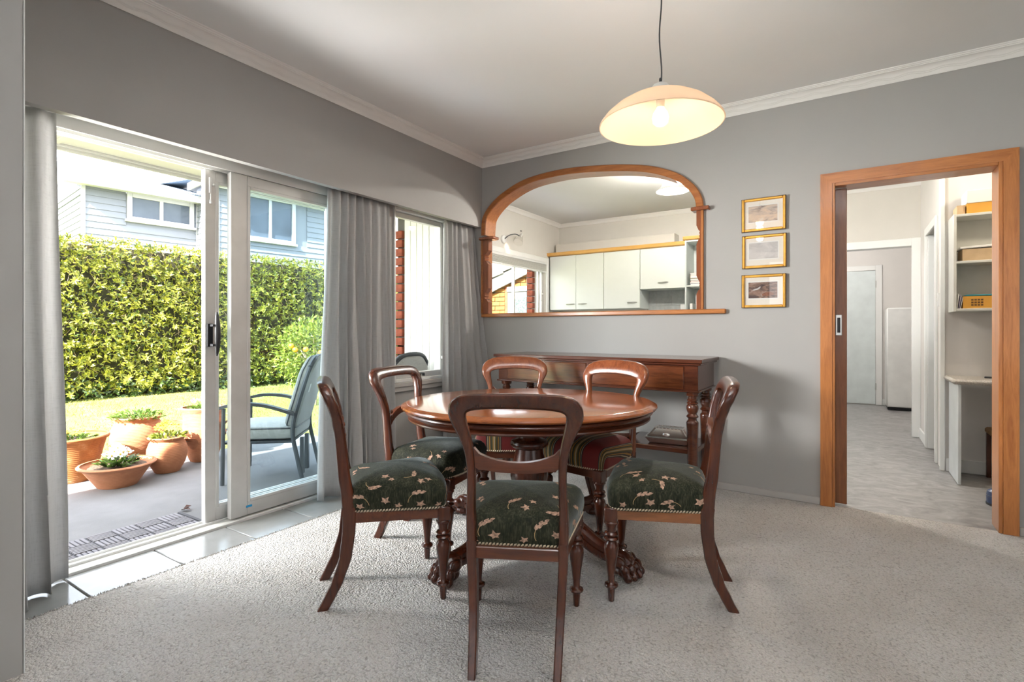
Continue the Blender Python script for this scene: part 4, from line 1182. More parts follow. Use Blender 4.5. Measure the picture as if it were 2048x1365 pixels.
# kitchen window
kwin = thing('window_2', 'kitchen window with white trim and raised venetian blind', 'window', (KX, 1.43, 1.05), kind='structure')
def Kx(mb): return mb.xf(Matrix.Translation((-KX, -1.43, -1.05)))
m_ = MB(); frame_rect(m_, 'x', KX, KX + .018, .29, 2.585, .98, 2.095, .065, .004)
Kx(m_).build('window_trim', white_m, kwin)
m_ = MB(); frame_rect(m_, 'x', -.84, -.79, .35, 2.52, 1.05, 2.03, .035, .004)
m_.box(-.835, -.795, 1.775, 1.80, 1.05, 2.03, .003); m_.box(-.835, -.795, 1.15, 1.175, 1.05, 2.03, .003)
m_.box(-.83, -.80, 2.40, 2.445, 1.06, 2.02, .003)
Kx(m_).build('window_frame', alu_m, kwin)
Kx(MB().box(-.817, -.813, .38, 2.49, 1.08, 2.0)).build('pane', clear_glass_m, kwin)
Kx(MB().box(-.79, -.765, 2.425, 2.445, 1.50, 1.60, .004).box(-.785, -.74, 2.43, 2.44, 1.585, 1.60, .003)).build('window_latch', alu_white_m, kwin)
bl = thing('venetian_blind', 'white venetian blind raised to the top of the kitchen window', 'blind', (KX + .02, 1.43, 2.03))
MB().box(-.02, .02, -1.06, 1.06, -.035, -.005, .004).build('headrail', alu_white_m, bl)
me_slat = MB().box(-.022, .022, -1.05, 1.05, -.0012, .0012).mesh('slat', batten_m)
for k in range(12):
    s = link('slat', me_slat, bl, (0.001 * (k % 3), 0, -.042 - k * .0068)); s.rotation_euler = (0, R(6 * ((k % 2) - .5)), 0)
MB().box(-.022, .022, -1.05, 1.05, -.142, -.126, .004).build('bottom_rail', alu_white_m, bl)
# spotlight on the wall
sp_ = thing('wall_spotlight', 'small wall spotlight with glass bell shade above the blind', 'wall light', (KX, 1.46, 2.205))
m_ = MB(); m_.lathe([(.052, 0), (.052, .008), (.044, .020), (.012, .026)], 20).xf(Matrix.Rotation(R(90), 4, 'Y')); m_.build('back_plate', white_m, sp_)
MB().tube(catmull([(.02, 0, 0), (.07, .03, .045), (.11, .10, .065), (.125, .17, .055)], 5), .006, 8).build('arm', dark_metal_m, sp_)
m_ = MB().lathe([(.016, .05), (.022, .03), (.030, 0), (.046, -.05), (.058, -.085), (.062, -.10)], 20, cap=False).xf(Matrix.Translation((.125, .20, .045)) @ Matrix.Rotation(R(-38), 4, 'X')); m_.build('glass_shade', glass_mat('clear_shade_glass', (.93, .92, .90), .8), sp_)
m_ = MB().lathe([(.010, .06), (.016, .05), (.016, .01), (.012, 0)], 14).xf(Matrix.Translation((.125, .20, .045)) @ Matrix.Rotation(R(-38), 4, 'X')); m_.build('lamp_holder', white_m, sp_)
MB().box(.118, .132, .20, .225, .115, .125, .003).build('knob', dark_metal_m, sp_)
lamp('wall_spotlight_light', 'SPOT', (KX + .10, 1.50, 2.17), 2.2, (1, .66, .36), toward=(-.6, 0.25, -.45), radius=.03)
# ceiling light
kl = thing('ceiling_light', 'lit frosted glass bell ceiling light in the kitchen', 'ceiling light', (1.42, 1.03, CEIL))
MB().lathe([(.055, 0), (.055, -.012), (.030, -.022), (.008, -.030), (.008, -.112), (.022, -.119)], 20).build('fitting', chrome_m, kl)
MB().lathe([(.030, -.112), (.060, -.120), (.085, -.150), (.100, -.195), (.118, -.225), (.142, -.240), (.148, -.246), (.138, -.244), (.114, -.230), (.096, -.199), (.081, -.154), (.058, -.125)], 40, cap=False).build('glass_shade', kshade_m, kl, 60)
MB().ball((0, 0, -.185), .032, 14, 8).build('bulb', kbulb_m, kl)
lamp('kitchen_bulb_light', 'POINT', (1.42, 1.03, CEIL - .235), 75, (1.0, 0.95, 0.87), radius=0.03)

# wall cabinets: a unit of three tall doors and a short lift-up unit, pine capping, box shelf, open shelves
YF = 2.60
def cab(name, label, x0, x1, z0, z1, doors, gap=.002, carc=cab_in_m):
    t = thing(name, label, 'cabinet', ((x0 + x1) / 2, KY, z0), 0, 'kitchen wall cabinets')
    T = Matrix.Translation((-(x0 + x1) / 2, -KY, -z0))
    m = MB()
    for a in (x0, x1 - .016): m.box(a, a + .016, YF, KY, z0, z1, .001)
    m.box(x0 + .0165, x1 - .0165, YF, KY - .009, z0, z0 + .016, .001); m.box(x0 + .0165, x1 - .0165, YF, KY - .009, z1 - .016, z1, .001); m.box(x0 + .017, x1 - .017, KY - .008, KY - .001, z0, z1)
    m.xf(T).build('carcass', carc, t)
    for (a, b_, hx) in doors:
        d = MB().box(a + gap, b_ - gap, YF - .018, YF, z0 + .002, z1 - .012, .002).xf(T).build('door', cab_m, t)
        hm = MB(); hz = z0 + .075
        hm.tube(catmull([(hx - .062, YF - .019, hz), (hx - .045, YF - .034, hz), (hx, YF - .040, hz), (hx + .045, YF - .034, hz), (hx + .062, YF - .019, hz)], 3), [.004] * 3 + [.007] * 7 + [.004] * 3, 8)
        hm.xf(T).build('handle', steel_m, d)
    return t
cab('wall_cabinet', 'tall kitchen wall cabinet with two doors next to the window', -.735, .083, 1.375, 2.125, [(-.715, -.318, -.40), (-.318, .083, -.22)])
cab('wall_cabinet', 'tall kitchen wall cabinet with one door beside the short lift-up cabinet', .085, .571, 1.375, 2.125, [(.085, .571, .47)])
cab('wall_cabinet', 'short lift-up kitchen cabinet above the grey tiles', .574, 1.131, 1.610, 2.125, [(.574, 1.131, .865)])
m_ = MB().prism([(YF - .018, 2.118), (YF - .040, 2.130), (YF - .046, 2.158), (YF - .046, 2.168), (YF + .05, 2.168), (YF + .05, 2.118)], 'x', -.765, 1.135)
tag(m_.build('pine_cornice', pine_m), 'golden pine cornice strip along the kitchen cabinet tops', 'cornice')
m_ = MB().prism([(YF - .040, 2.170), (YF - .062, 2.180), (YF - .068, 2.205), (YF - .068, 2.215), (YF + .05, 2.215), (YF + .05, 2.170)], 'x', 1.115, 1.95)
tag(m_.build('pine_cornice', pine_m), 'raised golden pine cornice piece over the open kitchen shelves', 'cornice')
tag(MB().box(-.70, .965, 2.72, 2.925, 2.126, 2.305, .003).build('duct_box', kit_wall_m), 'long pale boxed duct lying on top of the kitchen cabinets', 'duct cover')
osf = thing('open_shelf_unit', 'pale grey open shelves with books at the cabinet end', 'shelf', (1.54, KY, 1.2))
m_ = MB()
T = Matrix.Translation((-1.54, -KY, -1.2))
for a in (1.135, 1.93): m_.box(a, a + .018, YF - .05, KY, 1.2, 2.17, .001)
m_.box(1.1535, 1.9295, YF - .05, KY - .011, 2.15, 2.168, .001); m_.box(1.1535, 1.9295, KY - .01, KY - .001, 1.2, 2.17)
m_.xf(T).build('carcass', cab_in_m, osf)
MB().box(1.153, 1.93, YF - .045, KY - .01, 1.615, 1.633, .002).xf(T).build('shelf_board', cab_m, osf)
MB().box(1.153, 1.93, YF - .045, KY - .01, 1.2, 1.218, .002).xf(T).build('shelf_board', cab_m, osf)
bk = [((.13, .16, .30), .022, .185, 'blue'), ((.55, .50, .44), .018, .20, 'fawn'), ((.40, .10, .07), .016, .175, 'dark red'), ((.10, .22, .14), .026, .19, 'green'), ((.62, .45, .25), .030, .21, 'tan'), ((.35, .33, .34), .020, .18, 'grey'), ((.72, .68, .62), .014, .19, 'cream')]
z = 1.634
pos_w = ['at the bottom of the pile', 'second from the bottom', 'third from the bottom', 'in the middle of the pile', 'third from the top', 'second from the top', 'topmost of the pile']
for i, (c_, th, wd, nm) in enumerate(bk):
    t = thing('book', nm + ' book lying flat on the open kitchen shelf, ' + pos_w[i], 'book', (1.30, 2.70, z), R(rnd.uniform(-5, 5)), 'books on the open kitchen shelf')
    cm = plain('book_cover_' + nm.replace(' ', '_'), c_, 0.6)
    MB().box(-.115, .115, -wd / 2, wd / 2, 0, .002).box(-.115, .115, -wd / 2, wd / 2, th - .002, th).box(-.115, -.112, -wd / 2, wd / 2, .0021, th - .0021).build('cover', cm, t)
    MB().box(-.111, .110, -wd / 2 + .004, wd / 2 - .004, .002, th - .002).build('pages', paper_m, t)
    z += th + .0008
for x, h, nm in ((1.245, .30, 'tall white ring binder standing on the lower kitchen shelf'), (1.175, .20, 'short white booklet standing on the lower kitchen shelf')):
    t = thing('binder', nm, 'binder', (x, 2.62, 1.218))
    w_ = .055 if h > .25 else .03
    MB().box(0, w_, 0, .003, 0, h, .001).box(0, .003, .0035, .20, 0, h, .001).box(w_ - .003, w_, .0035, .20, 0, h, .001).build('cover', white_m, t)
    MB().box(.004, w_ - .004, .004, .195, .004, h - .008).build('pages', paper_m, t)
# splashback: separate tiles on the far kitchen wall
me_sp = MB().box(-.0985, .0985, -.006, 0, -.0985, .0985, .002).mesh('tile', splash_m)
for i in range(4):
    for j in range(3):
        link('tile', me_sp, kfw, (.675 + .2 * i - .1 * (j % 2), KY, 1.315 + .2 * j))
MB().box(.55, 1.2, -.003, 0, 1.2, 1.75).xf(Matrix.Translation((0, KY, 0))).build('grout_bed', grout_m, kfw)
# wall socket in the splashback
tag(MB().box(.985, 1.065, KY - .014, KY - .006, 1.36, 1.425, .003).build('wall_socket', white_m), 'white wall socket on the grey splashback tiles', 'socket')

# ------------------------------------------------------------------ passage, study nook and laundry behind the doorway
hw = MB()
hw.box(3.40, 3.50, 2.37, KY, -0.1, CEIL)
hw.box(3.40, 3.50, 1.75, 2.37, 1.985, CEIL)
hw.box(3.40, 3.50, 1.45, 1.75, -0.1, CEIL)
hw.box(3.50, 5.4, 1.45, 1.55, -0.1, CEIL)
hw.box(5.3, 5.4, WT, 1.45, -0.1, CEIL)
hw.box(3.50, 4.6, 2.75, 2.85, -.1, CEIL); hw.box(4.5, 4.6, 1.55, 2.8, -.1, CEIL)
struct(hw, 'wall_passage', hall_wall_m, 'pale passage walls seen through the timber doorway', 'wall')
lw = MB().box(1.4, 4.6, 5.52, 5.62, -.1, CEIL).box(4.4, 4.5, 3.06, 5.6, -.1, CEIL).box(1.4, 1.5, 3.06, 5.6, -.1, CEIL)
struct(lw, 'wall_laundry', hall_wall_m, 'pale laundry walls at the end of the passage', 'wall')
tm = MB(); 
tm.box(3.325, 3.400, KY - .018, KY, 0, 2.045, .003); tm.box(2.575, 3.325, KY - .018, KY, 1.965, 2.045, .003); tm.box(2.50, 2.575, KY - .018, KY, 0, 2.045, .003)
tm.box(3.340, 3.359, KY, 3.07, 0, 1.967, .002); tm.box(2.561, 3.34, KY, 3.07, 1.967, 1.984, .002)
struct(tm, 'trim_7', white_m, 'white casing of the laundry opening', 'door casing')
tm = MB()
tm.box(3.382, 3.400, 1.69, 1.75, 0, 2.045, .003); tm.box(3.382, 3.400, 2.37, 2.44, 0, 2.045, .003); tm.box(3.382, 3.400, 1.75, 2.37, 1.975, 2.045, .003)
tm.box(3.401, 3.51, 2.352, 2.369, 0, 1.984, .002); tm.box(3.401, 3.51, 1.751, 1.765, 0, 1.984, .002)
struct(tm, 'trim_8', white_m, 'white casing of the side doorway in the passage', 'door casing')
struct(MB().box(3.384, 3.416, 1.432, 1.449, 0, CEIL, .004).box(3.384, 3.399, 1.449, 1.466, 0, CEIL, .004), 'trim_9', white_m, 'white corner post between passage and study nook', 'corner trim')
bm_ = MB().box(3.42, 5.3, 1.434, 1.45, 0, .10, .003).box(3.386, 3.40, 2.44, KY, 0, .10, .003)
struct(bm_, 'baseboard_passage', white_m, 'white baseboard in the passage and nook', 'baseboard')
ld3 = thing('door_4', 'flat white laundry door in a white frame', 'door', (2.75, 5.5, 0), kind='structure')
m_ = MB().box(.36, .44, 0, .02, 0, 2.05, .003).box(-.44, -.36, 0, .02, 0, 2.05, .003).box(-.36, .36, 0, .02, 1.975, 2.05, .003)
m_.build('frame', white_m, ld3)
MB().box(-.358, .358, .004, .03, .008, 1.972, .002).build('door_leaf', plain('laundry_door_paint', (.70, .76, .76), .4), ld3)
MB().tube([(.362, -.004, 1.72), (.362, -.004, 1.82)], .007, 8).build('hinge', steel_m, ld3)
MB().tube([(.362, -.004, .22), (.362, -.004, .32)], .007, 8).build('hinge', steel_m, ld3)
struct(MB().box(3.19, 4.4, 5.505, 5.52, 0, .09, .003), 'baseboard_laundry', white_m, 'white baseboard beside the fridge', 'baseboard')
fg = thing('fridge', 'white refrigerator standing beside the laundry door', 'fridge', (3.49, 5.22, 0))
MB().box(-.272, .272, -.18, .28, .04, 1.40, .012).build('body', white_m, fg)
MB().box(-.272, .272, -.235, -.184, .045, 1.402, .014).build('door', plain('fridge_door', (.84, .84, .82), .18), fg)
MB().box(.20, .262, -.243, -.233, 1.27, 1.285, .002).build('badge', steel_m, fg)
MB().box(-.26, .26, -.16, .26, 0, .04, .004).build('plinth', black_m, fg)
swt = thing('light_switch', 'narrow white light switch on the passage corner post', 'light switch', (3.40, 1.60, 1.345))
MB().box(-.012, 0, -.018, .018, -.055, .055, .003).build('plate', plain('switch_white', (.85, .85, .84), .3), swt)
MB().box(-.017, -.012, -.007, .007, -.012, .012, .002).build('rocker', white_m, swt)
# wall shelves with boxes
sh = thing('wall_shelves', 'pale wall shelf unit above the study desk', 'shelf', (3.90, 1.45, 1.24))
T = Matrix.Translation((-3.90, -1.45, -1.24))
m_ = MB().box(3.436, 3.454, 1.20, 1.45, 1.235, 1.955, .002).box(4.35, 4.368, 1.20, 1.45, 1.235, 1.955, .002).box(3.454, 4.35, 1.44, 1.45, 1.235, 1.955)
m_.xf(T).build('carcass', plain('shelf_laminate', (.62, .62, .58), .5), sh)
for zz in (1.24, 1.59, 1.935):
    MB().box(3.452, 4.352, 1.202, 1.44, zz, zz + .018, .002).xf(T).build('shelf_board', MATS['shelf_laminate'], sh)
def carton(label, x, y, z, w, d, h, m1, lid=None, holes=False):
    t = thing('box', label, 'box', (x, y, z), 0)
    MB().box(.0045, w - .0045, .0045, d - .0045, 0, .003).box(0, w, 0, .004, 0, h).box(0, w, d - .004, d, 0, h).box(0, .004, .0045, d - .0045, 0, h).box(w - .004, w, .0045, d - .0045, 0, h).build('box_body', m1, t)
    if lid:
        MB().box(-.004, w + .004, -.006, d + .004, h * .45, h + .004, .003).build('box_lid', lid, t)
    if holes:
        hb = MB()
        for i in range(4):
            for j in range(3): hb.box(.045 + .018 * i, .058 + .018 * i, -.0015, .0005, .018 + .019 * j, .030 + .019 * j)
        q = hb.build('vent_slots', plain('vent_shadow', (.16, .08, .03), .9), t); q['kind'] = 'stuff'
    return t
carton('orange and white archive box on top of the wall shelves', 3.515, 1.215, 1.954, .36, .21, .165, orange_board_m, paper_m)
carton('brown carton leaning behind the archive box on the shelf top', 3.462, 1.24, 1.954, .045, .19, .07, kraft_m)
carton('flat kraft carton under loose papers on the middle wall shelf', 3.49, 1.22, 1.609, .42, .20, .085, kraft_m)
tag(MB().box(0, .43, 0, .20, 0, .016, .003).xf(Matrix.Translation((3.475, 1.215, 1.697)) @ Matrix.Rotation(R(-2), 4, 'Y')).build('paper_wad', paper_m), 'loose white papers lying on the kraft carton', 'papers')
carton('low orange box with vent slots on the bottom wall shelf', 3.492, 1.215, 1.258, .42, .20, .088, orange_board_m, None, True)
tag(MB().box(0, .15, 0, .17, 0, .010, .002).xf(Matrix.Translation((3.51, 1.22, 1.349))).build('folder', plain('teal_folder', (.02, .22, .26), .6)), 'teal folder lying on the low orange box', 'folder')
for i in range(3):
    tag(MB().box(0, .004, 0, .15, 0, .11 - .012 * i, .001).xf(Matrix.Translation((3.458 + .009 * i, 1.22, 1.258)) @ Matrix.Rotation(R(4 + 3 * i), 4, 'Y')).build('envelope', [paper_m, plain('lilac_paper', (.46, .42, .55), .8), paper_m][i]), ['white envelope against the shelf side panel', 'lilac envelope standing between two white ones', 'short white envelope against the low orange box'][i], 'envelope', 'envelopes on the bottom wall shelf')
# desk with monitor
dk = thing('desk', 'built-in study desk with speckled laminate top', 'desk', (4.2, 1.2, 0))
T = Matrix.Translation((-4.2, -1.2, 0))
MB().box(3.405, 5.25, 1.00, 1.432, .712, .748, .014).xf(T).build('desk_top', plain('speckled_laminate', (.42, .38, .33), .4, vary=.35, scale=130), dk)
MB().box(3.437, 3.455, 1.02, 1.43, 0, .712, .002).xf(T).build('side_panel', plain('desk_side', (.66, .69, .70), .45), dk)
mn = thing('monitor', 'black computer monitor edge standing on the study desk', 'monitor', (3.905, 1.22, .748), R(-12))
MB().box(-.245, .245, -.012, .012, .035, .26, .006).build('screen', black_m, mn)
MB().box(-.29, .29, -.03, -.01, 0, .012, .003).box(-.14, .14, -.08, .08, 0, .010, .003).box(-.03, .03, .0, .03, .01, .12, .004).build('stand', black_m, mn)
bs = thing('stool', 'brown wooden stool with woven seat under the study desk', 'stool', (3.80, 1.25, 0))
for sx_ in (-1, 1):
    for sy_ in (-1, 1): MB().box(sx_ * .14 - .014, sx_ * .14 + .014, sy_ * .13 - .014, sy_ * .13 + .014, 0, .36, .003).build('leg', mahog_m, bs)
MB().box(-.16, .16, -.15, .15, .33, .375, .012).build('seat', plain('woven_rush', (.30, .17, .07), .9, vary=.3, scale=60), bs)
vc = thing('vacuum_head', 'rounded navy blue floor tool beside the doorway jamb', 'vacuum', (3.61, .60, -.004))
MB().lathe([(.085, .0), (.092, .02), (.092, .05), (.088, .054), (.088, .058), (.092, .062), (.086, .085), (.060, .104), (.015, .110)], 24).build('shell', plain('navy_plastic', (.02, .04, .10), .3), vc)
MB().lathe([(.080, 0), (.094, .002), (.094, .012), (.085, .014)], 24).build('bumper', black_m, vc)

# ------------------------------------------------------------------ outdoors
GZ = -0.12      # patio level
struct(MB().box(-2.60, -0.30, -7.5, 0.0, -.4, GZ, .006), 'floor_patio', patio_m, 'grey concrete patio outside the sliding door', 'patio')
gl = MB(); NX, NY = 24, 40; v = []; f = []
for j in range(NY + 1):
    for i in range(NX + 1):
        x = -60 + 57.6 * (i / NX) ** .35; y = -16 + 46 * j / NY
        v.append((x, y, -.16 + .02 * math.sin(1.7 * y) * math.sin(1.3 * x)))
for j in range(NY):
    for i in range(NX): a = j * (NX + 1) + i; f.append((a, a + 1, a + NX + 2, a + NX + 1))
gl.add(v, f)
lawn = tag(gl.build('lawn', lawn_m, None, 80), 'sunlit lawn between the patio and the hedge', 'lawn', None, 'structure')
g = np.random.default_rng(5)
n = 26000
gx = -2.62 - 6.2 * g.random(n) ** 1.2; gy = -2.6 + 7.5 * g.random(n)
pos = np.stack([gx, gy, np.full(n, -.165)], 1)
dr = np.stack([g.normal(0, .5, n), g.normal(0, .5, n), np.ones(n)], 1)
gr = link('grass', leaf_mesh('grass', lawn_m, pos, dr, g.normal(0, 1, (n, 3)), g.uniform(.03, .065, n), g.uniform(.005, .009, n)), lawn)
gr['kind'] = 'stuff'
# eave over the patio
ev = MB().box(-1.42, -0.28, -7.5, 0, 2.28, 2.295).box(-1.445, -1.42, -7.5, 0, 2.245, 2.42, .004).box(-1.42, -1.395, -7.5, 0, 2.265, 2.282, .003).box(-.34, -.28, -7.5, 0, 2.10, 2.28, .004)
ev.box(-1.445, -0.3, -7.5, 0, 2.66, 2.70); ev.box(-1.545, -1.445, -7.5, 0, 2.34, 2.425, .02)
eave = struct(ev, 'ceiling_eave', soffit_m, 'white eave soffit with fascia over the patio', 'eave')
for y in (-2.62, -1.42, -.22):
    MB().box(-1.395, -.34, y - .018, y + .018, 2.272, 2.2805, .002).build('cover_strip', soffit_m, eave)
struct(MB().box(-1.44, 6.0, -7.5, 6.0, 2.75, 2.83), 'roof', rooftile_m, 'dark roof above the dining room', 'roof')

# brick pier and white boarded wall of the kitchen wing, outside the small window
kx = struct(MB().box(-1.06, -.30, .004, .06, -.4, 2.66).box(-1.06, -.98, .004, 3.06, -.4, .98).box(-1.06, -.98, .06, .35, .98, 2.66).box(-1.06, -.98, 2.52, 3.06, .98, 2.66).box(-1.06, -.98, .35, 2.52, 2.06, 2.66), 'wall_kitchen_outside', mortar_m, 'outside of the kitchen wing, white boards and a brick edge', 'outside wall')
me_vb = MB().box(-.0395, .0395, -.020, 0.002, -.4, 2.20, .004).mesh('board', batten_m)
for k in range(8): link('board', me_vb, kx, (-.335 - .082 * k, .004, 0))
me_br = MB().box(-.050, .050, -.040, .03, -.038, .038, .004).mesh('brick', brick_red_m)
me_br2 = MB().box(-.046, .046, -.034, .03, -.038, .038, .004).mesh('brick', brick_red_m)
for k in range(28):
    b_ = link('brick', me_br if k % 2 else me_br2, kx, (-1.015, .004, -.36 + .0895 * k)); b_.rotation_euler = (0, 0, R(rnd.uniform(-1, 1)))
me_rv = MB().box(-.045, .045, -.055, .055, -.038, .038, .004).mesh('brick', brick_red_m)
for k in range(14):
    link('brick', me_rv, kx, (-.975 + (.004 if k % 2 else 0), 2.515, 1.0 + .088 * k))

# door mat: rubber mat with a basket pattern of slatted squares
dm = thing('door_mat', 'grey rubber door mat with basket pattern outside the open door', 'door mat', (-.64, -2.72, GZ))
MB().box(-.31, .33, -.64, .625, 0, .006, .002).build('mat_base', mat_dark_m, dm)
MB().box(-.31, .33, .605, .625, .006, .012, .002).build('mat_edge', mat_dark_m, dm)
CS = .124
def cell(vertical):
    m = MB()
    for k in range(5):
        a = -CS / 2 + .006 + k * .0232
        if vertical: m.box(a, a + .0165, -CS / 2 + .004, CS / 2 - .004, .005, .013, .002)
        else: m.box(-CS / 2 + .004, CS / 2 - .004, a, a + .0165, .005, .013, .002)
    return m.mesh('mat_square', matgrey_m)
cells = [cell(False), cell(True)]
for i in range(5):
    for j in range(10):
        q = link('mat_square', cells[(i + j) % 2], dm, (-.31 + CS * (i + .5), .60 - CS * (j + .5), 0))
lfm = tag(leaf_mesh('fallen_leaf', brown_leaf_m, np.array([[0, 0, .004], [.01, .01, .012]]), np.array([[1, .3, .25], [.7, 1, .5]]), np.array([[0, 0, 1], [.3, -.3, 1.]]), np.array([.085, .05]), np.array([.05, .035])) and link('dry_leaf', bpy.data.meshes['fallen_leaf']), 'curled brown dry leaf on the patio by the mat', 'leaf')
lfm.location = (-1.0, -2.07, GZ)

# terracotta pots
def foliage(name, mat_, n, rx, ry, z0, hz, L_, seed, parent, spread=.8):
    q = np.random.default_rng(seed); a = q.random(n) * 6.283; r = np.sqrt(q.random(n))
    p = np.stack([rx * r * np.cos(a), ry * r * np.sin(a), z0 + hz * q.random(n) * (1 - .6 * r)], 1)
    d = np.stack([np.cos(a) * spread * (.3 + r), np.sin(a) * spread * (.3 + r), q.uniform(.1, 1.0, n)], 1)
    o = link(name, leaf_mesh(name, mat_, p, d, q.normal(0, .4, (n, 3)) + [0, 0, 1], q.uniform(.7, 1.2, n) * L_, q.uniform(.4, .6, n) * L_), parent)
    o['kind'] = 'stuff'; return o
def flower(parent, p, r, pm, cm=None, tilt=(0, 0)):
    m = MB(); k = 5
    for i in range(k):
        a = 2 * math.pi * i / k
        pts = [(0, 0, 0), (r * .55 * math.cos(a - .5), r * .55 * math.sin(a - .5), r * .1), (r * math.cos(a - .28), r * math.sin(a - .28), r * .12), (r * .9 * math.cos(a), r * .9 * math.sin(a), r * .16), (r * math.cos(a + .28), r * math.sin(a + .28), r * .12), (r * .55 * math.cos(a + .5), r * .55 * math.sin(a + .5), r * .1)]
        m.add(pts, [(0, 1, 2, 3), (0, 3, 4, 5)])
    m.ball((0, 0, r * .12), r * .2, 6, 4, mi=1)
    M = Matrix.Translation(p) @ Matrix.Rotation(tilt[0], 4, 'X') @ Matrix.Rotation(tilt[1], 4, 'Y')
    return m.xf(M).build('flower', [pm, cm or petal_gold_m], parent)
def pot(label, x, y, prof, mat_, soil_z, soil_r, sx_=1.0, sy_=1.0, rz=0):
    t = thing('plant_pot', label, 'plant pot', (x, y, GZ), rz, 'terracotta pots along the patio edge')
    MB().lathe(prof, 48, (0, 0, 0), sx_, sy_).build('pot_body', mat_, t, 50)
    MB().lathe([(soil_r, soil_z - .03), (soil_r, soil_z), (soil_r * .5, soil_z + .012), (.01, soil_z + .015)], 32, (0, 0, 0), sx_, sy_).build('soil', soil_m, t)
    return t
def shell(prof, th=.012):
    return prof + [(max(.01, r - th), z) for r, z in prof[::-1] if z > .03] + [(.01, .03)]
p1 = pot('big flared weathered terracotta pot beside the grey curtain', -2.52, -2.20, shell([(.145, 0), (.155, .02), (.185, .13), (.215, .26), (.232, .325), (.250, .335), (.255, .350), (.248, .360)], .016), terra_old_m, .325, .200)
foliage('leaf', herb_leaf_m, 160, .16, .14, .32, .05, .05, 1, p1)
for k in range(26):
    a = rnd.uniform(0, 6.28); r = rnd.uniform(.02, .14)
    flower(p1, (r * math.cos(a) + .02, r * math.sin(a) - .06, .385 + rnd.uniform(0, .035)), .027, petal_yellow_m, None, (rnd.uniform(-.5, .5), rnd.uniform(-.2, .8)))
p2 = pot('large round terracotta jar full of green herb, standing behind the others', -2.84, -1.60, shell([(.115, 0), (.13, .02), (.185, .10), (.215, .20), (.212, .28), (.185, .345), (.168, .370), (.178, .385), (.192, .395), (.195, .405), (.188, .412)]), terra_m, .385, .165)
foliage('leaf', herb_leaf_m, 520, .20, .20, .38, .10, .042, 2, p2)
p3 = pot('medium terracotta jar with yellow primroses', -2.16, -1.645, shell([(.092, 0), (.10, .015), (.135, .08), (.152, .15), (.150, .20), (.134, .25), (.122, .268), (.128, .280), (.142, .290), (.146, .298), (.140, .304)]), terra_m, .28, .118)
foliage('leaf', citrus_leaf_m, 120, .12, .12, .28, .05, .06, 3, p3)
for k in range(22):
    a = rnd.uniform(0, 6.28); r = rnd.uniform(.0, .10)
    flower(p3, (r * math.cos(a), r * math.sin(a), .370 + .05 * (1 - r / .1) + rnd.uniform(0, .02)), .032, petal_yellow_m, None, (rnd.uniform(-.5, .5), rnd.uniform(0, .9)))
p4 = pot('shallow wide terracotta bowl with white primroses', -2.05, -2.05, shell([(.130, 0), (.138, .012), (.175, .07), (.215, .13), (.232, .150), (.252, .158), (.258, .168), (.250, .176)], .016), terra_m, .150, .190)
foliage('leaf', dark_leaf_m, 70, .11, .11, .15, .05, .075, 4, p4)
foliage('leaf', herb_leaf_m, 40, .12, .12, .155, .05, .07, 9, p4)
for k in range(20):
    a = rnd.uniform(0, 6.28); r = rnd.uniform(.0, .085)
    flower(p4, (r * math.cos(a) - .01, r * math.sin(a), .235 + .045 * (1 - r / .085) + rnd.uniform(0, .02)), .036, petal_white_m, petal_yellow_m, (rnd.uniform(-.5, .5), rnd.uniform(.1, 1.0)))
p5 = pot('tall terracotta strawberry pot with side pockets and purple pansies', -2.31, -1.27, shell([(.105, 0), (.118, .02), (.150, .12), (.165, .22), (.168, .32), (.165, .42), (.172, .470), (.186, .482), (.188, .495), (.180, .502)]), terra_m, .475, .155)
for az, zz in ((R(-60), .17), (R(20), .30), (R(100), .17), (R(-140), .30), (R(200), .17)):
    m = MB(); rs = []
    for k in range(7):
        t = k / 6; rad = .028 + .030 * t; dx = .115 + .085 * t; z_ = zz - .05 + .11 * t
        rs.append([(dx + rad * math.cos(2 * math.pi * j / 16), rad * 1.1 * math.sin(2 * math.pi * j / 16), z_ + .02 * math.cos(2 * math.pi * j / 16) * t) for j in range(16)])
    m.rings(rs, True, True, False).xf(Matrix.Rotation(az, 4, 'Z'))
    pk = m.build('side_pocket', terra_m, p5)
    MB().lathe([(.050, 0), (.02, .006), (.005, .007)], 14).xf(Matrix.Rotation(az, 4, 'Z') @ Matrix.Translation((.195, 0, zz + .052))).build('soil', soil_m, pk)
foliage('leaf', herb_leaf_m, 60, .10, .10, .47, .05, .07, 6, p5)
for k in range(9):
    a = rnd.uniform(0, 6.28); r = rnd.uniform(.0, .08)
    flower(p5, (r * math.cos(a), r * math.sin(a), .55 + rnd.uniform(0, .03)), .026, petal_purple_m, petal_yellow_m, (rnd.uniform(-.6, .6), rnd.uniform(.1, 1.2)))

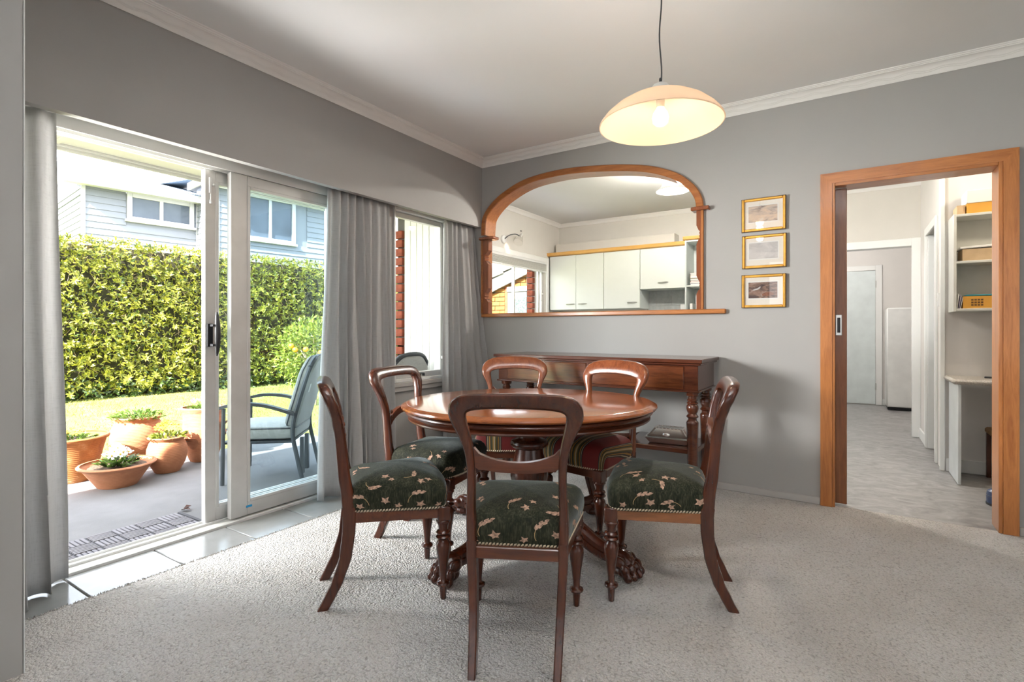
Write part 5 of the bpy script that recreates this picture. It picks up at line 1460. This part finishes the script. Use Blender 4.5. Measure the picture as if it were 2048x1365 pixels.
# patio chairs: dark frame, piped grey cushions (local: +y front)
def make_patio(label, loc, rz):
    t = thing('patio_chair', label, 'patio chair', loc, rz, 'cushioned patio chairs')
    for sg in (-1, 1):
        m = MB().tube(catmull([(sg * .285, -.33, 0), (sg * .283, -.285, .20), (sg * .28, -.25, .42), (sg * .275, -.30, .66), (sg * .24, -.375, .92)], 5), .017, 8); m.build('rear_leg', dark_metal_m, t)
        m = MB().tube(catmull([(sg * .30, .27, 0), (sg * .30, .265, .3), (sg * .30, .26, .60)], 4), .016, 8); m.build('front_leg', dark_metal_m, t)
        m = MB(); rs = []
        for x, y, z in catmull([(sg * .30, .30, .605), (sg * .305, .15, .635), (sg * .305, -.05, .62), (sg * .285, -.27, .545)], 5):
            rs.append([(x - .028, y, z - .012), (x + .028, y, z - .012), (x + .028, y, z + .012), (x - .028, y, z + .012)])
        m.rings(rs, True, True, True).build('arm', dark_metal_m, t)
    m = MB().tube(catmull([(-.24, -.375, .92), (-.15, -.395, .985), (0, -.405, 1.005), (.15, -.395, .985), (.24, -.375, .92)], 5), .017, 8)
    for z_, y_ in ((.78, -.335), (.62, -.29), (.50, -.262)): m.tube([(-.265, y_, z_), (.265, y_, z_)], .011, 8)
    m.tube(catmull([(-.26, -.31, .70), (-.12, -.34, .80), (0, -.35, .83), (.12, -.34, .80), (.26, -.31, .70)], 4), .010, 8)
    m.build('back_frame', dark_metal_m, t)
    MB().box(-.285, .285, -.25, .28, .315, .335, .004).box(-.10, -.06, -.29, -.26, .02, .32).box(.06, .10, -.29, -.26, .02, .32).build('seat_frame', dark_metal_m, t)
    m = MB().rings([[(x, y, .34 + z) for x, y in rrect(.265 + d, .265 + d, .06, 5)] for d, z in [(-.03, 0), (-.006, .012), (.0, .03), (.004, .06), (0, .085), (-.010, .100), (-.05, .108), (-.20, .114)]])
    cu = m.build('seat_cushion', cush_m, t)
    pipe = dark_metal_m
    MB().tube([(x, y, .43) for x, y in rrect(.267, .267, .06, 5)] + [(rrect(.267, .267, .06, 5)[0][0], rrect(.267, .267, .06, 5)[0][1], .43)], .005, 6).build('piping', pipe, cu)
    # back cushion: arched top, leaning
    prof2 = rpoly([(-.255, .0), (.255, .0), (.255, .46), (.13, .575), (-.13, .575), (-.255, .46)], [.04, .04, .06, .16, .16, .06], 5)
    M = Matrix.Translation((0, -.215, .44)) @ Matrix.Rotation(R(16), 4, 'X')
    rs = [[(x * k, y_, .29 + (z - .29) * k) for x, z in prof2] for y_, k in ((-.055, .90), (-.050, .97), (-.030, 1.0), (.020, 1.0), (.040, .97), (.052, .88), (.058, .6))]
    bc = MB().rings(rs).xf(M).build('back_cushion', cush_m, t)
    for y_ in (-.032, .022):
        lp = [(x * 1.004, y_, .29 + (z - .29) * 1.004) for x, z in prof2]
        MB().tube(lp + [lp[0]], .005, 6).xf(M).build('piping', pipe, bc)
    MB().box(-.225, -.19, -.062, -.058, .30, .37).xf(M).build('care_tag', paper_m, bc)
    return t
pc1 = make_patio('cushioned dark metal patio chair turned away behind the sliding glass', (-1.33, -1.21, GZ), math.atan2(-.65, -.75) - math.pi / 2)
pc2 = dup(pc1, 'second cushioned patio chair standing outside the small window', (-.93, -.37, GZ), math.atan2(-.08, -1) - math.pi / 2)

# hedge
hd = thing('hedge', 'tall clipped green hedge running behind the lawn', 'hedge', (-8.4, 0.6, -.16))
HY0, HY1, HT = -5.0, 9.5, 2.92
hx = lambda y: -.10 + .085 * y
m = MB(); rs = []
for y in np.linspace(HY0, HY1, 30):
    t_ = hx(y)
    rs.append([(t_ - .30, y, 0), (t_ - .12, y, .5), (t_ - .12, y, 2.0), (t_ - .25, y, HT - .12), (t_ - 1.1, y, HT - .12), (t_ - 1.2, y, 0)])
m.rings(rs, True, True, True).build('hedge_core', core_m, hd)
q = np.random.default_rng(8)
def whorls(nw, per, zlo, zhi, L0, L1, depth, seed, up=.35, top=False):
    q = np.random.default_rng(seed)
    cy = q.uniform(HY0, HY1, nw); cz = q.uniform(zlo, zhi, nw)
    bul = .07 * np.sin(cy * 3.1) * np.sin(cz * 4.3) + .05 * np.sin(cy * 7.7 + cz * 5)
    cx = hx(cy) - .06 + bul * .7 + q.uniform(-.08, .15, nw)
    if top: cx = hx(cy) - q.uniform(0.0, 1.0, nw)
    ax = np.stack([np.full(nw, 0.0 if top else 1.0) + q.normal(0, .35, nw), q.normal(0, .5, nw), q.normal(up, .4, nw) + (1.0 if top else 0)], 1)
    ax /= np.linalg.norm(ax, axis=1, keepdims=True)
    c = np.repeat(np.stack([cx, cy, cz], 1), per, 0); A = np.repeat(ax, per, 0)
    rnd_ = q.normal(0, 1, (nw * per, 3)); side = np.cross(A, rnd_); side /= np.linalg.norm(side, axis=1, keepdims=True)
    d = side + A * q.uniform(.15, .9, (nw * per, 1))
    return c, d, A, q.uniform(L0, L1, nw * per)
c, d, A, LL = whorls(13500, 5, .10, HT, .05, .10, .20, 1)
fo = link('foliage', leaf_mesh('foliage', [hedge_leaf_m, dark_leaf_m], c, d, A, LL, LL * .36, (np.random.default_rng(2).random(len(c)) < .10).astype(np.int32)), hd); fo['kind'] = 'stuff'
c, d, A, LL = whorls(2600, 4, HT - .22, HT + .03, .04, .075, .3, 3, .8, True)
fo = link('top_foliage', leaf_mesh('top_foliage', [hedge_tip_m, hedge_leaf_m], c, d, A, LL, LL * .38, (np.random.default_rng(4).random(len(c)) < .55).astype(np.int32)), hd); fo['kind'] = 'stuff'
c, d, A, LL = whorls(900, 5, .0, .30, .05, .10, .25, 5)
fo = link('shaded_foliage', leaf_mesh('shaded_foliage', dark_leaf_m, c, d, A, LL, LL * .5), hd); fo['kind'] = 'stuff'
tw = MB(); r3 = random.Random(9)
for k in range(1300):
    y = r3.uniform(-3.5, 8.5); z = r3.uniform(.1, HT - .1); x = hx(y) - .09 + r3.uniform(-.05, .07)
    a = (x, y, z); b_ = (x + r3.uniform(0, .10), y + r3.uniform(-.16, .16), z + r3.uniform(.03, .24)); w_ = r3.uniform(.002, .004)
    tw.add([(a[0], a[1] - w_, a[2]), (a[0], a[1] + w_, a[2]), (b_[0], b_[1] + w_ * .6, b_[2]), (b_[0], b_[1] - w_ * .6, b_[2]), (a[0] + w_, a[1], a[2] + .01), (b_[0] + w_, b_[1], b_[2])], [(0, 3, 2, 1), (0, 4, 5, 3), (4, 1, 2, 5)])
o = tw.build('twigs', twig_m, hd); o['kind'] = 'stuff'
# the big leaf rosettes along the hedge foot, one object each
me_w = []
for s_ in range(4):
    q = np.random.default_rng(60 + s_); k = 8; a = np.arange(k) * 6.283 / k + q.normal(0, .15, k)
    p = np.zeros((k, 3)); dd = np.stack([np.full(k, .35), np.cos(a), np.sin(a)], 1)
    me_w.append(leaf_mesh('leaf_rosette', hedge_leaf_m, p, dd, np.tile([1.0, 0, .2], (k, 1)), q.uniform(.07, .11, k), q.uniform(.026, .036, k)))
for k in range(70):
    y = r3.uniform(-1.6, 5.0); z = r3.uniform(.12, .75) if k < 45 else r3.uniform(.7, 2.2)
    o = link('leaf_rosette', me_w[k % 4], hd, (hx(y) + r3.uniform(.08, .17), y, z)); o.rotation_euler = (r3.uniform(0, 6), r3.uniform(-.6, .2), r3.uniform(-.7, .7)); o.scale = (r3.uniform(.8, 1.15),) * 3

# citrus bush
cb_ = thing('orange_bush', 'small bushy orange tree with ripe fruit behind the patio chair', 'citrus bush', (-4.75, 1.75, -.16))
m = MB().tube([(0, 0, 0), (.02, .02, .4), (-.02, .03, .8)], [.03, .025, .018], 8)
for k in range(8):
    a = k * .8; m.tube([(0, 0, .3 + .05 * k), (.2 * math.cos(a), .2 * math.sin(a), .55 + .05 * k), (.38 * math.cos(a), .38 * math.sin(a), .7 + .06 * k)], [.014, .010, .005], 6)
m.build('branches', twig_m, cb_)
q = np.random.default_rng(12); n = 2600
u = q.normal(0, 1, (n, 3)); u /= np.linalg.norm(u, axis=1, keepdims=True); rad = q.uniform(.55, 1.0, n)[:, None]
p = u * rad * [.62, .62, .60] + [0, 0, .86]
o = link('foliage', leaf_mesh('bush_foliage', citrus_leaf_m, p, u + q.normal(0, .5, (n, 3)), q.normal(0, .5, (n, 3)) + [0, 0, 1], q.uniform(.06, .10, n), q.uniform(.028, .042, n)), cb_); o['kind'] = 'stuff'
me_or = MB().ball((0, 0, 0), .042, 14, 10, 1, 1, .95).mesh('orange', orange_m)
for k in range(16):
    an = r3.uniform(-1.6, .9); z = r3.uniform(.55, 1.15); rr_ = .60 * math.sqrt(max(.1, 1 - ((z - .86) / .62) ** 2)) + .01
    link('orange', me_or, cb_, (rr_ * math.cos(an), rr_ * math.sin(an), z))

# ------------------------------------------------------------------ neighbour's weatherboard house beyond the hedge
RZH = math.atan2(.994, .112)          # local +x runs along the wall, +y points away from us
nh = thing('weatherboard_house', 'pale blue weatherboard house with white windows above the hedge', 'house', (-15.711, 2.086, -.16), RZH)
me_cache = {}
def boards(x0, x1, y, z0, z1, pitch, skip=(), axis='x'):
    z = z0
    while z < z1 - .01:
        spans = [(x0, x1)]
        for (a, b_, c_, d_) in skip:
            if z + pitch > c_ + .02 and z < d_ - .02:
                spans = [s for (p, q_) in spans for s in ((p, min(q_, a)), (max(p, b_), q_)) if s[1] - s[0] > .02]
        for (p, q_) in spans:
            w = round(q_ - p, 3)
            if (w, axis) not in me_cache:
                sec = [(0, 0), (-.034, 0), (-.030, .012), (-.010, pitch + .012), (0, pitch + .012)]
                me_cache[(w, axis)] = (MB().prism(sec, 'x', 0, w) if axis == 'x' else MB().prism([(-a, b_) for a, b_ in sec], 'x', 0, w)).mesh('weatherboard', board_m)
            o = link('weatherboard', me_cache[(w, axis)], nh, (p, y, z) if axis == 'x' else (y, p, z))
            if axis == 'y': o.rotation_euler = (0, 0, R(90))
        z += pitch
GH = .16
PT = .185
MB().box(0, 3.2, .002, 7, 0, 5.4).box(3.0, 9, -1.498, 7, 0, 5.75).build('wall_core', board_m, nh)
boards(.06, 3.03, 0, 2.6 + GH, 5.28 + GH, PT, [(1.03, 2.90, 4.38 + GH, 5.32 + GH)])
boards(3.09, 8.5, -1.50, 2.4 + GH, 5.62 + GH, PT, [(.72 + 3.03, 3.0 + 3.03, 4.05 + GH, 5.70 + GH)])
boards(-1.5, -.0, 3.0, 2.6 + GH, 5.62 + GH, PT, [], 'y')      # return face of the projecting wing
boards(.0, 4.5, .0, 2.6 + GH, 5.28 + GH, PT, [], 'y')
MB().box(-.03, .06, -.045, .06, 2.2, 5.44, .004).build('corner_board', house_trim_m, nh)
MB().box(3.0, 3.09, -1.545, -1.45, 2.2, 5.8, .004).build('corner_board', board_m, nh)
MB().box(2.955, 3.03, -.05, .0, 2.2, 5.44, .004).build('corner_board', house_trim_m, nh)
def hwin(x0, x1, z0, z1, y, mull, name='window'):
    m = MB(); frame_rect(m, 'y', y - .07, y + .02, x0, x1, z0, z1, (.13, .13, .12, .14), .008)
    m.box(mull - .05, mull + .05, y - .055, y + .02, z0, z1, .006); m.box(x0 - .05, x1 + .05, y - .11, y, z0 - .05, z0 + .03, .008)
    w = m.build(name, house_trim_m, nh)
    for a, b_ in ((x0 + .12, mull - .04), (mull + .04, x1 - .12)):
        MB().box(a, b_, y - .02, y - .005, z0 + .11, z1 - .13).build('pane', house_pane_m, w)
hwin(1.05, 2.88, 4.43 + GH, 5.28 + GH, -.01, 1.955)
hwin(.72 + 3.03, 2.55 + 3.03, 4.07 + GH, 5.62 + GH, -1.51, 1.66 + 3.03)
# roof with deep white fascia
def slab(pts_lo, th=.06): pass
m = MB().box(-.42, 3.3, -.48, -.42, 5.38, 5.60, .01).box(-.48, -.42, -.48, 6, 5.38, 5.60, .01).box(-.42, 3.3, -.42, .02, 5.42, 5.45)
m.box(2.6, 9, -1.98, -1.92, 5.72, 5.95, .01).box(2.54, 2.6, -1.98, -.45, 5.72, 5.95, .01).box(2.6, 9, -1.92, -1.48, 5.76, 5.79)
m.build('fascia', house_trim_m, nh)
rf = MB().add([(-.42, -.46, 5.60), (3.4, -.46, 5.60), (3.4, 5.5, 7.30), (-.42, 5.5, 7.30), (-.42, -.46, 5.54), (3.4, -.46, 5.54), (3.4, 5.5, 7.24), (-.42, 5.5, 7.24)], [(0, 1, 2, 3), (7, 6, 5, 4), (0, 4, 5, 1), (1, 5, 6, 2), (2, 6, 7, 3), (3, 7, 4, 0)])
rf.add([(2.6, -1.95, 5.95), (9, -1.95, 5.95), (9, 4, 6.7), (2.6, 4, 6.7), (2.6, -1.95, 5.9), (9, -1.95, 5.9), (9, 4, 6.64), (2.6, 4, 6.64)], [(0, 1, 2, 3), (7, 6, 5, 4), (0, 4, 5, 1), (1, 5, 6, 2), (2, 6, 7, 3), (3, 7, 4, 0)])
rfo = rf.build('roof', roof_iron_m, nh)
cg = MB()
for k in range(46): cg.tube([(-.40 + .082 * k, -.50, 5.615), (-.40 + .082 * k, 5.45, 5.615 + 1.69)], .020, 6)
o = cg.build('corrugation', roof_iron_m, rfo); o['kind'] = 'stuff'

# ------------------------------------------------------------------ neighbour's brick gable seen through the kitchen window
bg = thing('brick_outbuilding', 'yellow brown brick outbuilding with sloping white barge board', 'outbuilding', (-2.8, 4.6, -.16))
MB().box(-2.6, 1.4, .02, 3.0, 0, 1.75).build('wall_core', mortar_m, bg)
MB().prism([(-2.6, 1.75), (1.4, 1.75), (1.4, 2.9), (1.2, 2.98), (-2.6, 1.95 - .85 + .65)], 'y', .02, .1).build('gable_core', mortar_m, bg)
me_tb = MB().box(-.110, .110, -.02, .03, -.037, .037, .003).mesh('brick', brick_tan_m)
bl_line = lambda x: 1.79 + .388 * (x + 3.17)      # underside of the barge board, world x
me_hb = MB().box(-.055, .055, -.02, .03, -.037, .037, .003).mesh('brick', brick_tan_m)
for r_ in range(12, 28):
    if r_ % 2 == 0 and .05 + .086 * r_ - .16 < min(1.93, bl_line(-2.862) + .06): link('brick', me_hb, bg, (-.062, .0, .05 + .086 * r_))
    zc = .05 + .086 * r_
    for c_ in range(-5, 6):
        xw = -2.8 + .235 * c_ + (.117 if r_ % 2 else 0)
        if zc - .16 > bl_line(xw) + .06: continue
        if xw + .11 > -2.79 and zc - .16 < 1.93: continue
        link('brick', me_tb, bg, (xw + 2.8, .0, zc))
m = MB().add([(-1.2, -.12, 1.79 + .388 * (-4.0 + 3.17) + .16), (1.4, -.12, 1.79 + .388 * (-1.4 + 3.17) + .16), (1.4, -.12, 1.79 + .388 * 1.77 + .40), (-1.2, -.12, 1.79 + .388 * -.83 + .40)] + [(-1.2, -.08, 1.79 + .388 * (-4.0 + 3.17) + .16), (1.4, -.08, 1.79 + .388 * (-1.4 + 3.17) + .16), (1.4, -.08, 1.79 + .388 * 1.77 + .40), (-1.2, -.08, 1.79 + .388 * -.83 + .40)], [(0, 1, 2, 3), (7, 6, 5, 4), (0, 4, 5, 1), (1, 5, 6, 2), (2, 6, 7, 3), (3, 7, 4, 0)])
m.build('barge_board', plain('barge_paint', (.26, .26, .26), .5), bg)
for k in range(9):
    xa = -1.2 + .30 * k; zb = 1.79 + .388 * (xa - 2.8 + 3.17) + .40 + .015
    a = math.atan(.388)
    MB().box(0, .36, -.16, .2, 0, .03, .004).xf(Matrix.Translation((xa, 0, zb + .012)) @ Matrix.Rotation(-a + .09, 4, 'Y')).build('roof_tile', rooftile_m, bg)
MB().box(.005, .06, -.03, .02, 0, 2.085, .003).build('door_reveal', brick_red_m, bg)
db = MB().box(.06, 1.0, -.02, .02, 0, 2.07, .003).build('back_door', plain('back_door_paint', (.15, .15, .15), .5), bg)
MB().box(.06, 1.0, -.05, .0, 1.99, 2.085, .006).build('door_head', house_trim_m, bg)
MB().box(.215, .90, -.026, -.018, .9, 1.88, .002).build('door_pane', frost_m, bg)
